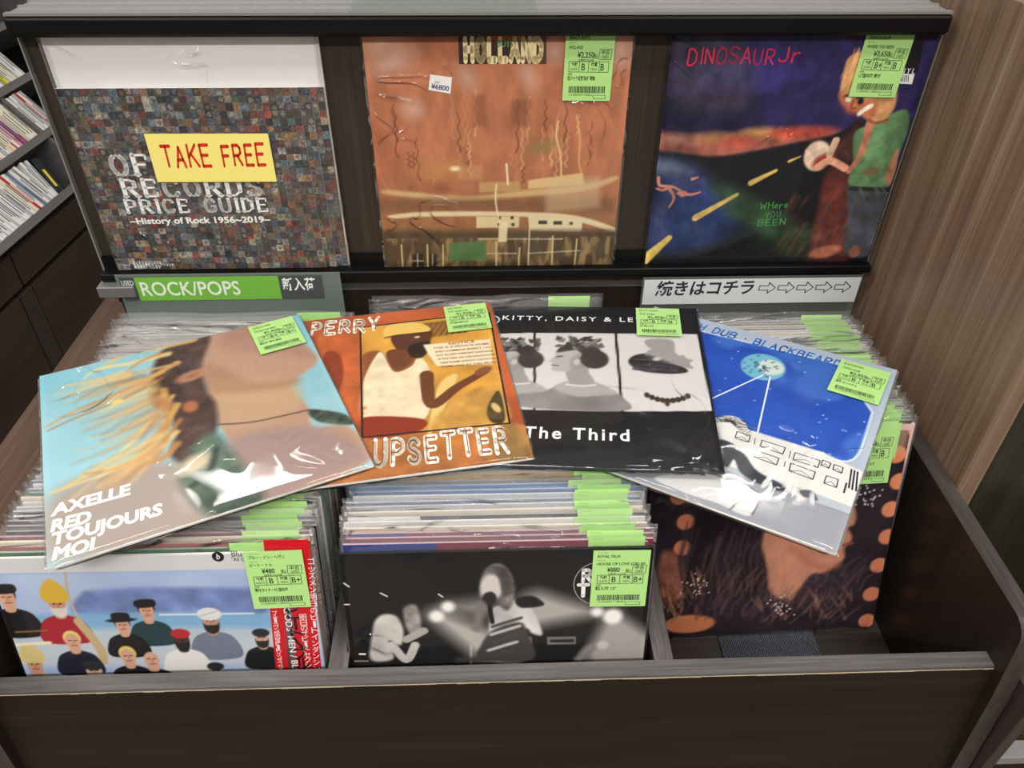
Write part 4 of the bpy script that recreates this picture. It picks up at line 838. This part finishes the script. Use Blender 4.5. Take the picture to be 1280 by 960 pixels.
def cover_night(S):    # painted night road with a figure in a green shirt
    a = Art(250, (44, 36, 84))
    a.mix(.8 * np.clip((fbm(a.X, a.Y, 3, 31) - .42) * 4, 0, 1), (26, 22, 40)); a.mix(.6 * np.clip((fbm(a.X * .5, a.Y, 5, 33) - .5) * 4, 0, 1), (58, 48, 120)); a.poly([(-.001,.936),(.228,.946),(.340,.790),(.290,.673),(.029,.710)], (70, 66, 76), .08, .55, tex=.4)
    a.poly([(-.093,.602),(.133,.576),(.330,.593),(.575,.610),(.704,.597),(.685,.572),(.421,.510),(.149,.474),(-.082,.501)], (150, 84, 66), .03, .95, tex=.5, ts=14)
    for p, c in (((.197,.569), (196, 140, 84)), ((.393,.586), (206, 156, 84)), ((.519,.586), (206, 70, 50)), ((.313,.549), (186, 76, 60)), ((.060,.564), (150, 104, 90)), ((.631,.587), (170, 60, 50))): a.ell(p, .07, .022, c, .03, .05, .8)
    a.poly([(-.080,.476),(.273,.492),(.685,.572),(.829,.596),(1.008,-.021),(-.029,-.007)], (22, 22, 26), .015)
    a.poly([(-.080,.476),(.098,.474),(.208,.421),(.344,.311),(.378,.198),(.262,.081),(-.038,.085)], (46, 58, 104), .06, .95, tex=.5, ts=6); a.poly([(-.080,.482),(.060,.474),(.144,.421),(-.023,.423)], (108, 120, 132), .04, .7)
    a.poly([(.225,.394),(.436,.310),(.648,.195),(.744,.135),(.659,.030),(.437,.168),(.314,.255)], (48, 78, 50), .06, .85, tex=.5)
    for p, w in (([(.193,.221),(.354,.325)], .030), ([(.403,.376),(.497,.429)], .026), ([(.543,.468),(.585,.488)], .012), ([(.601,.512),(.620,.529)], .006), ([(-.004,.023),(.092,.128)], .05)): a.line(p, w, (222, 186, 92), w * .5, .006)
    a.poly([(.584,.573),(.695,.534),(.757,.584),(.797,.621),(.804,.416),(.747,.335),(.738,.105),(.718,.014),(.915,.012),(.804,.416)], (92, 46, 40), .04, .85, tex=.5); a.poly([(.713,.416),(.804,.416),(.884,.073),(.739,.045),(.715,.251)], (116, 50, 42), .03, .8, tex=.4)
    a.ell((.655,.489), .055, .065, (226, 196, 168), .01, .4); a.ell((.686,.469), .05, .03, (150, 54, 46), .012, .5, .8); a.line([(.705,.495),(.715,.553)], .03, (206, 170, 140)); a.line([(.667,.443),(.712,.469),(.785,.436)], .03, (214, 150, 120))
    a.poly([(.821,.375),(.990,.360),(1.013,.220),(1.018,.041),(.892,.043),(.857,.221)], (74, 76, 84), .012, 1, tex=.4, ts=10)
    a.poly([(.783,.584),(.858,.627),(.943,.675),(.980,.657),(.997,.582),(.986,.414),(.990,.360),(.825,.362),(.808,.469)], (92, 128, 84), .01, 1, tex=.4, ts=8); a.line([(.835,.621),(.833,.494),(.802,.422)], .035, (196, 120, 92), .02)
    a.ell((.899,.422), .034, .018, (120, 100, 70), .008, .2); a.line([(.835,.348),(.996,.339)], .02, (44, 42, 44)); a.poly([(.960,.414),(.979,.519),(1.004,.401),(.985,.360)], (190, 120, 92), .01, .9)
    a.poly([(.674,.816),(.679,.868),(.719,.895),(.792,.889),(.865,.845),(.915,.705),(.892,.639),(.847,.621),(.787,.658),(.730,.682),(.686,.718),(.677,.754)], (222, 160, 104), .012, 1, tex=.25, ts=12)
    a.poly([(.675,.742),(.745,.718),(.834,.706),(.840,.645),(.788,.652),(.721,.670)], (190, 92, 60), .02, .7); a.line([(.780,.660),(.799,.679),(.820,.691)], .018, (240, 230, 210)); a.ell((.721,.716), .012, .01, (240, 236, 226), .005)
    for i in range(30): x = RS.uniform(0, 1); p = ((.682,.856)[0] + x * .16, (.682,.856)[1] + RS.uniform(-.03, .05)); a.line([p, (p[0] + RS.uniform(-.02, .01), p[1] - .06)], .008, ((240, 206, 150), (206, 140, 90), (230, 180, 120))[i % 3], .003, .006, .7)
    a.line([(.705,.730),(.734,.736)], .01, (120, 56, 40)); a.line([(.754,.720),(.782,.727)], .01, (120, 56, 40)); a.line([(.744,.712),(.740,.685),(.758,.682)], .008, (150, 72, 48)); a.line([(.824,.636),(.859,.623),(.899,.635)], .012, (150, 84, 60))
    for i in range(40): p = (RS.uniform(.76, .97), RS.uniform(.30, .58)); a.line([p, (p[0] + .03, p[1] - .03)], .010, ((120, 150, 104), (70, 100, 68))[i % 2], .004, .012, .35)
    for i in range(40): p = (RS.uniform(.74, .9), RS.uniform(.06, .30)); a.line([p, (p[0] - .01, p[1] - .05)], .010, ((96, 98, 106), (54, 56, 62))[i % 2], .004, .012, .4)
    for i in range(30): p = (RS.uniform(.58, .70), RS.uniform(.06, .34)); a.line([p, (p[0] - .02, p[1] - .06)], .012, ((140, 60, 48), (70, 34, 34))[i % 2], .004, .014, .4)
    a.ell((.772,.708), .012, .012, (40, 30, 30), .006); a.ell((.799,.052), .07, .03, (190, 116, 84), .012, .2, .9); a.ell((.932,.050), .025, .03, (150, 92, 70), .01)
    for p in ([(.012,.402),(.022,.369),(.075,.362),(.117,.341)], [(.063,.355),(.088,.314),(.074,.272)], [(.105,.334),(.158,.327),(.195,.337)], [(.154,.395),(.175,.402)], [(.062,.362),(.038,.348),(.011,.355)]): a.line(p, .014, (206, 130, 100), .008)
    a.ell((.125,.330), .016, .014, (200, 120, 92), .006); a.poly([(.861,.933),(.949,.933),(.964,.816),(.908,.822)], (18, 17, 18), .004, 1, False)
    a.grain(.26, 26, 8)
    a.fade(0.05, 1); s = Sheet(S, S); s.body(.0034, (50, 46, 60)); s.art(a); s.up()
    s.text('DINOSAUR', (.064,.850), (.396,.852), .055, (226, 44, 84), 's', weight=.11, jit=.08); s.text('Jr', (.409,.858), (.492,.857), .055, (226, 44, 84), 's', weight=.11, jit=.05)
    for t, p, q in (('WHere', (.465,.254), (.582,.264)), ('YOU', (.495,.216), (.560,.224)), ('BEEN', (.468,.179), (.589,.185))): s.text(t, p, q, .029, (84, 168, 74), 's', weight=.10, jit=.10)
    P = [(.892,.813),(.953,.810),(.955,.773),(.899,.776)]; s.quad(P, (232, 230, 228)); s.up(); s.text('V I N Y L', (.862,.815), (.950,.812), .02, (236, 234, 232), bold=.01)
    for i in range(6): q = [(p[0] + .007 * i, p[1]) for p in [(.896,.806),(.901,.783)]]; s.strokes(q, .003, (40, 40, 44))
    return s.mesh('jacket')
def cover_guide(W, H, lettering=True, cols=32, rows_=27, sd=4):   # mosaic of tiny squares with white serif lettering
    a = Art(256, (90, 90, 90), 216); r = np.random.RandomState(sd)
    pal = np.array([(96, 84, 74), (58, 54, 56), (150, 124, 96), (178, 60, 48), (70, 92, 116), (120, 112, 104), (196, 176, 140), (92, 74, 92), (54, 66, 58), (168, 110, 60), (140, 146, 152), (46, 44, 48), (112, 62, 54), (104, 128, 140), (206, 198, 186), (88, 98, 70)], float)
    I = np.minimum((a.X * cols).astype(int), cols - 1); J = np.minimum((a.Y * rows_).astype(int), rows_ - 1)
    T = (pal[r.randint(0, len(pal), (rows_, cols))] * .62 + 30) * r.uniform(.55, 1.05, (rows_, cols, 1)); T2 = T * .45 + (pal[r.randint(0, len(pal), (rows_, cols))]) * .45
    fx = a.X * cols - I; fy = a.Y * rows_ - J; ang = r.uniform(0, 1, (rows_, cols))[J, I]
    k = (np.hypot(fx - .5, fy - .35 - .3 * ang) < .28 + .1 * ang) | ((fy > .78) & (ang > .5))
    a.c = np.where(k[..., None], T2[J, I], T[J, I]); a.c *= (.7 + .6 * r.rand(*a.X.shape))[..., None]
    s = Sheet(W, H); s.body(.0016); s.art(a); s.up()
    if lettering:
        wt = (240, 240, 238)
        s.text('OFFICIAL', (.119,.559), (.776,.567), .105, wt, 's', weight=.24, serif=.13, gap=.34); s.text('RECORDS', (.134,.440), (.768,.442), .092, wt, 's', weight=.24, serif=.13, gap=.34); s.text('PRICE GUIDE', (.125,.347), (.777,.349), .072, wt, 's', weight=.24, serif=.13, gap=.34)
        s.text('–History of Rock 1956~2019–', (.128,.281), (.777,.284), .036, wt, bold=.03)
        for t, y in (('ディスクユニオンでは', 922), ('あなたの貴重なコレクションを', 931), ('高価買取いたします', 940)):
            p = (.078,.028); q = (.272,.025); d = -(y - 922) * .0017; n = {922: .70, 931: 1, 940: .66}[y]; s.text(t, (p[0], p[1] + d + .012), (p[0] + (q[0] - p[0]) * n, q[1] + d + .012), .014, wt, bold=.02)
    return s.mesh('cover')

# ---------------------------------------------------------------- records
def record(mw, jacket, sleeve, ptag, tagmw, label, cat='record', group=None, film_=None, name='vinyl_record'):
    o = empty(name, mw); tag(o, label, cat, group)
    link('jacket', jacket, o)
    if sleeve is not None: link('plastic_sleeve', sleeve, o)
    if ptag is not None: place(link('price_tag', ptag, o), o, tagmw)
    return o
def T(x, y, z=.0028, rot=0): return Matrix.Translation((x, y, z)) @ Matrix.Rotation(rot, 4, 'Z')
def slv(S, H, t, top, seed, mat, amp=.0007, side=.004, puff=0):
    m = sleeve_mesh(S, H, t, top, seed, amp, side=side, puff=puff); m.materials.append(mat); return m
# three things on the display ledge
SD = .315
record(lean(0, -.0015, .0002, .93), cover_canal(SD), slv(SD, SD, .0034, .0, 3, FILM_D, .001, .003), price_tag(('BEACH BOYS', '', 'HOLLAND'), '¥2,250', 'B', 'B', '紙ジャケ状態良好 帯無', H=.080, seed=1),
       T(.1060, .2265, .0026, -.015), 'record with a rust brown canal reflection cover, middle of the display ledge')
record(lean(.3613, -.0015, .0002, .93), cover_night(SD), slv(SD, SD, .0034, .0, 5, FILM_D, .001, .003), price_tag(('DINOSAUR JR', '', 'WHERE YOU BEEN'), '¥3,650', 'B+', 'B', '12"国内盤 帯付', H=.076, seed=2),
       T(.0965, .2290, .0026, -.03), 'record with a purple night road cover, right of the display ledge')
G = empty('plastic_bag', lean(-.3667, -.0042, .0002, .6)); tag(G, 'clear white-backed bag holding free booklets on the display ledge', 'bag')
b = MB(); b.box(-.158, .158, .001, .312, -.0100, -.0090); b.build('backing_card', plain('white_card', (232, 230, 228), .5), G)
link('bag_film', slv(.312, .306, .0104, .006, 9, FILM_B, .0012, .004), G)
s = Sheet(.150, .062); s.body(.0002, (238, 224, 128)); s.quad([(0, 0), (1, 0), (1, 1), (0, 1)], (238, 222, 124)); s.up()
s.text('TAKE', (.09, .33), (.49, .36), .42, (206, 52, 34), 's', weight=.17, jit=.05, shear=.06); s.text('FREE', (.58, .35), (.94, .36), .42, (206, 52, 34), 's', weight=.17, jit=.05, shear=.06)
nm = s.mesh('paper_note', PAPER); n = place(link('paper_note', nm, G), G, T(.0080, .129, .0034, -.005)); n['label'] = 'yellow paper note lettered TAKE FREE'
for i, dx in enumerate((0, .014, .030)):
    c = cover_guide(.283 - (.0 if i == 0 else .02), .2425 - .0006 * i, i == 0, sd=4 + i)
    bk = empty('booklet', lean(-.3815 + dx + (.0 if i == 0 else .01), -.0042 + .0012 + .0024 * i, .0018, .6)); link('cover', c, bk)
    tag(bk, ('front booklet with white title lettering over tiny cover squares, inside the bag', 'booklet showing only a mosaic strip, second in the bag', 'booklet showing only a mosaic strip, furthest back in the bag')[i], 'booklet', 'free booklets in the bag')

# four loose records fanned on top of the bins
def loose(rv, c, S, jk, seed, tg, tmw, label, amp=.001, dz=.0, puff=0):
    return record(flat((c[0], c[1], c[2] + dz), rv, S), jk, slv(S, S, .0032, .0, seed, FILM_L, amp, .0025, puff), tg, tmw, label, group='loose records fanned over the bins')
loose((.0171, .0102, .4294), (-.3476, -.2773, -.033), .312, cover_sky(.312), 21, price_tag(('AXELLE RED', 'TOUJOURS MOI'), '¥1,450', 'B+', 'B+', '国内盤 帯付 美品', H=.066, seed=3), T(.1195, .2410, .0030, .04),
      'loose record with pale blue sky and orange streaks cover, leftmost on top of the bins')
loose((.005, -.0166, .1425), (-.1488, -.2116, -.0418), .3155, cover_orange(.3155), 22, price_tag(('LEE PERRY', 'THE UPSETTER'), '¥1,950', 'B', 'B', 'LP 国内再発盤', H=.062, seed=4), T(.1220, .2480, .0030, 0),
      'loose record with orange framed picture and outlined lettering, second from left on the bins')
loose((-.0075, -.0472, -.1251), (.0902, -.2021, -.0408), .3175, cover_panels(.3175), 23, price_tag(('KITTY DAISY', 'THE THIRD'), '¥1,450', 'B', 'B', 'LP 輸入盤', H=.066, seed=5), T(.1050, .2440, .0042, -.01),
      'loose black record with three pale portrait panels, third from left on the bins', .0006, puff=.0024)
loose((.0293, -.0541, -.5685), (.2629, -.263, -.0425), .316, cover_space(.316), 24, price_tag(('BLACKBEARD', 'I WAH DUB'), '¥2,850', 'B', 'B', '英盤 オリジナル', H=.068, seed=6), T(.1215, .2360, .0030, -.03),
      'loose record with blue starry window and white console cover, rightmost on the bins')

# filed records: every one stands in its bin
PLACEH = .315
TAGS = [price_tag((a, b), '', '', '', '', H=.066, green=g, seed=30 + i) for i, (a, b, g) in enumerate((('', '', GREEN), ('', '', (180, 226, 138)), ('', '', (162, 214, 116)), ('', '', (188, 228, 150))))]
SLV = [slv(.315, .315, .0030, t_, 40 + i, FILM_T, .0009, .0035) for i, t_ in enumerate((.007, .010, .006, .009, .011, .007))]
SLVT = [slv(.315, .315, .0030, t_, 80 + i, FILM_T, .0009, .0035) for i, t_ in enumerate((.017, .014, .019, .015))]
SLVB = slv(.315, .315, .0030, .030, 50, FILM_T, .0009, .0035)
PALC = {'white': (226, 222, 216), 'cream': (222, 208, 180), 'beige': (200, 178, 146), 'grey': (150, 150, 152), 'pale grey': (190, 190, 192), 'dark grey': (78, 76, 76), 'black': (34, 33, 34), 'pink': (214, 176, 172), 'brown': (116, 84, 62),
        'blue': (58, 108, 166), 'pale blue': (140, 170, 196), 'slate blue': (104, 122, 148), 'green': (48, 104, 70), 'maroon': (122, 40, 62), 'red': (180, 52, 48), 'ochre': (206, 160, 62), 'olive': (126, 120, 82), 'orange': (206, 122, 58), 'navy': (40, 58, 130), 'plum': (86, 66, 80)}
_jk = {}
def filed_jacket(main, second=None, x=0, var=0):
    k = (main, second, x, var)
    if k in _jk: return _jk[k]
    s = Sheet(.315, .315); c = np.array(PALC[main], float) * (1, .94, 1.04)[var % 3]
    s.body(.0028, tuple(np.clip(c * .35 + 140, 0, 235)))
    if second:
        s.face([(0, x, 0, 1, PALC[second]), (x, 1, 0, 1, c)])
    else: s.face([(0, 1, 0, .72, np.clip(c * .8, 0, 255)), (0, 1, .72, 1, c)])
    _jk[k] = s.mesh('jacket'); return _jk[k]
def filed(cx, t, colour, second, x2, i, label, group, sleeve=None, tagged=True, lift=0, roll=0, tagat=None):
    """t = 0 at the back of the bin, 1 at the front: bottom position and lean follow the row"""
    yb = -.062 - t * .454; dg = 5.5 + 7.6 * min(1, t * 1.25)
    mw = lean(cx + random.uniform(-.0035, .0035), yb, -.3785 + lift, dg + random.uniform(-.12, .12), roll + random.uniform(-.004, .004), 0)
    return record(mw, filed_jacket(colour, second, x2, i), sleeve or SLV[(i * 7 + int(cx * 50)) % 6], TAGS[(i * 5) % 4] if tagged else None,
                  (tagat or T(.1165 + random.uniform(-.006, .004), (.2640 if sleeve else .2535) + random.uniform(-.0025, .004), .0016, random.uniform(-.015, .015))), label, 'record', group)
# left bin, from the front to the back
front = lean(-.356, -.5164, -.3729, 13)
record(front, cover_people(.315), slv(.315, .315, .0034, .008, 61, FILM_D, .0009, .0035), price_tag(('ブルー・イン・ヘヴン', '', 'ビート・トゥ'), '¥480', 'B', 'B+', '帯付ライナー付 国内盤', H=.072, seed=7), T(.1245, .2475, .0027, .02),
       'record with a row of people in hats by the sea, front of the left bin', group='records filed in the left bin')
seqL = ['green', 'red', 'cream', 'maroon', 'black', 'dark grey', 'plum', 'white', 'grey', 'pale grey', 'white', 'cream', 'green', 'pale blue', 'white', 'slate blue', 'pale grey', 'cream', 'red', 'white', 'grey', 'white', 'pale grey', 'beige', 'white', 'grey', 'brown', 'white', 'pale grey', 'cream', 'pink', 'grey', 'black',
        'white', 'slate blue', 'pale grey', 'grey', 'white', 'cream', 'ochre', 'white', 'grey', 'beige', 'white', 'pale grey', 'white', 'grey', 'olive', 'white', 'pale blue', 'slate blue', 'white', 'pale grey', 'plum', 'maroon', 'pink', 'cream', 'white', 'brown', 'grey', 'cream', 'white', 'pink', 'white', 'pale grey', 'beige']
n = len(seqL)
for i, c in enumerate(seqL):
    t = 1 - (i + 1) / (n + .6); sec = None
    if c in ('brown', 'plum') and i > 40: sec = 'cream'
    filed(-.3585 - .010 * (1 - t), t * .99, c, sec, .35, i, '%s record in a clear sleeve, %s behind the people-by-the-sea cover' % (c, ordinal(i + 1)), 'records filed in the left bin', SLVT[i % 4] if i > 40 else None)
# middle bin
record(lean(-.012, -.5170, -.3769, 13), cover_concert(.315), slv(.315, .315, .0034, .007, 62, FILM_D, .0009, .0035), price_tag(('ROYAL TRUX', 'HOUSE OF LOVE (GR) EP'), '¥880', 'B', 'B+', '輸入盤 12"', H=.072, seed=8), T(.1245, .2425, .0027, -.015),
       'record with a black and white concert photo, front of the middle bin', group='records filed in the middle bin')
seqM = [('navy', 'maroon', .3), ('maroon', None, 0), ('navy', 'pink', .2), ('cream', None, 0), ('white', None, 0), ('black', 'white', .24), ('cream', None, 0), ('pale grey', None, 0), ('slate blue', None, 0), ('pale grey', None, 0), ('blue', None, 0), ('blue', None, 0), ('dark grey', None, 0), ('ochre', None, 0), ('beige', None, 0), ('olive', None, 0), ('beige', None, 0), ('cream', None, 0), ('grey', None, 0), ('black', 'green', .17), ('beige', None, 0), ('dark grey', None, 0), ('grey', None, 0), ('dark grey', None, 0), ('black', None, 0), ('grey', None, 0)]
for i, (c, c2, x2) in enumerate(seqM):
    t = 1 - (i + 1) * .0162
    if c == 'navy': c, c2, x2 = 'maroon', 'navy', x2
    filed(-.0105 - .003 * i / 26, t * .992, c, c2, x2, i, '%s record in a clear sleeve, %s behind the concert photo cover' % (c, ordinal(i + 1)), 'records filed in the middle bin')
filed(-.0190, .03, 'olive', None, 0, 2, 'dark olive record in a tall sleeve at the back of the middle bin, in front', 'records at the back of the middle bin', SLVB, False, .006)
o = filed(-.0205, .005, 'ochre', None, .0, 5, 'ochre yellow record at the back of the middle bin, behind the olive one', 'records at the back of the middle bin', SLVB, True, .006, tagat=T(.113, .277, .0012))
# right bin
record(lean(.340, -.3488, -.3742, 13.6, .0428), cover_dots(.315), slv(.315, .315, .0034, .004, 63, FILM_D, .0008, .003), price_tag(('イン ユー', '', 'ー'), '¥1,250', 'B', 'B', '国内盤 帯付 紙ジャケ', H=.086, seed=9), T(.1110, .2330, .0027, .0),
       'record with dark hair and round orange lights, front of the right bin', group='records filed in the right bin')
seqR = ['pink', 'black', 'dark grey', 'grey', 'olive', 'brown', 'dark grey', 'cream', 'grey', 'black', 'grey', 'cream', 'dark grey', 'brown', 'grey', 'black', 'dark grey', 'pale grey', 'grey', 'dark grey', 'black', 'orange', 'beige', 'dark grey', 'brown', 'plum', 'grey', 'beige', 'cream', 'grey', 'dark grey', 'grey', 'white', 'cream', 'white', 'black', 'beige', 'dark grey', 'grey', 'black']
n = len(seqR)
for i, c in enumerate(seqR):
    t = (.343 - .062 - (i + 1) * .0066) / .454
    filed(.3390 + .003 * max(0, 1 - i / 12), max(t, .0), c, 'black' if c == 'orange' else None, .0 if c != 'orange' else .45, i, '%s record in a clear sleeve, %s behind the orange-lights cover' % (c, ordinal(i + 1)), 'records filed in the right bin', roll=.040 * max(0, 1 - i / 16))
# carpet strip on the right bin's floor
m = MB(); m.box(.2870, .4190, -.505, -.06, -.3795, -.3772, 0, .0006)
tag(m.build('carpet_strip', CARPET), 'ribbed charcoal carpet strip lying on the floor of the right bin', 'carpet strip')

# category signs standing behind the filed records
o = empty('divider_sign', lean(-.3712, -.0200, -.080, 1)); tag(o, 'green and grey ROCK/POPS divider sign behind the left bin', 'sign')
b = MB(); b.box(-.1520, .1520, 0, .0830, -.0012, .0012, 0, .0004); b.build('acrylic_plate', [GREENACR], o)
s = Sheet(.274, .0365); s.body(.0003, (70, 72, 72)); s.quad([(0, 0), (1, 0), (1, 1), (0, 1)], (72, 74, 76)); s.up(); s.quad([(.075, 0), (.785, 0), (.785, 1), (.075, 1)], (112, 174, 66)); s.up()
s.text('USED', (.008, .68), (.068, .68), .20, (214, 214, 214), bold=.01); s.text('ROCK/POPS', (.095, .22), (.585, .22), .60, (222, 228, 214), bold=.012); s.text('新入荷', (.80, .42), (.965, .42), .42, (230, 230, 228), bold=.02)
place(link('printed_card', s.mesh('printed_card'), o), o, T(-.0105, .0430, .0018))
o = empty('divider_sign', lean(.3555, -.0200, -.080, 1)); tag(o, 'white divider sign with black arrows behind the right bin', 'sign')
b = MB(); b.box(-.1560, .1545, 0, .0690, -.0012, .0012, 0, .0004); b.build('acrylic_plate', [ACRYLIC], o)
s = Sheet(.307, .0400); s.body(.0003, (214, 214, 214)); s.quad([(0, 0), (1, 0), (1, 1), (0, 1)], (204, 206, 208)); s.up()
s.text('続きはコチラ', (.055, .40), (.51, .42), .46, (44, 44, 48), bold=.025, shear=.12)
for i in range(5):
    x = .535 + i * .088; k = (60, 60, 64); h = .62
    P = [(x, h - .09), (x + .042, h - .09), (x + .042, h - .22), (x + .075, h), (x + .042, h + .22), (x + .042, h + .09), (x, h + .09)]; s.frame(P, .0045, k)
place(link('printed_card', s.mesh('printed_card'), o), o, T(.0, .0260, .0018))

# record backs standing behind the display, only their tops show
for i, (x, c, c2, sp, l) in enumerate(((-.36, 'grey', 'olive', .5, 'grey'), (-.02, 'plum', 'black', .6, 'plum'), (.32, 'brown', 'maroon', .5, 'brown'))):
    o = record(lean(x, .085, .0185, 1.5), filed_jacket(c, c2, sp, 1), SLV[i], None, None, '%s record standing behind the display panel, %s from the left' % (l, ordinal(i + 1)), 'record', 'records behind the display panel')
    
# pale yellow record in the unit next door
s = Sheet(.315, .315); s.body(.003); s.face([(0, 1, 0, 1, (214, 186, 118))]); s.up(); s.quad([(0, .62), (1, .66), (1, .74), (.4, .72), (0, .66)], (120, 112, 120)); s.quad([(0, .50), (1, .56), (1, .60), (0, .55)], (206, 204, 204)); s.quad([(0, 0), (1, 0), (1, .56), (0, .50)], (96, 100, 112))
record(lean(.715, -.514, -.5875, 8), s.mesh('jacket'), slv(.315, .315, .003, .006, 71, FILM_T), None, None, 'pale yellow record in the neighbouring unit at the bottom right corner')
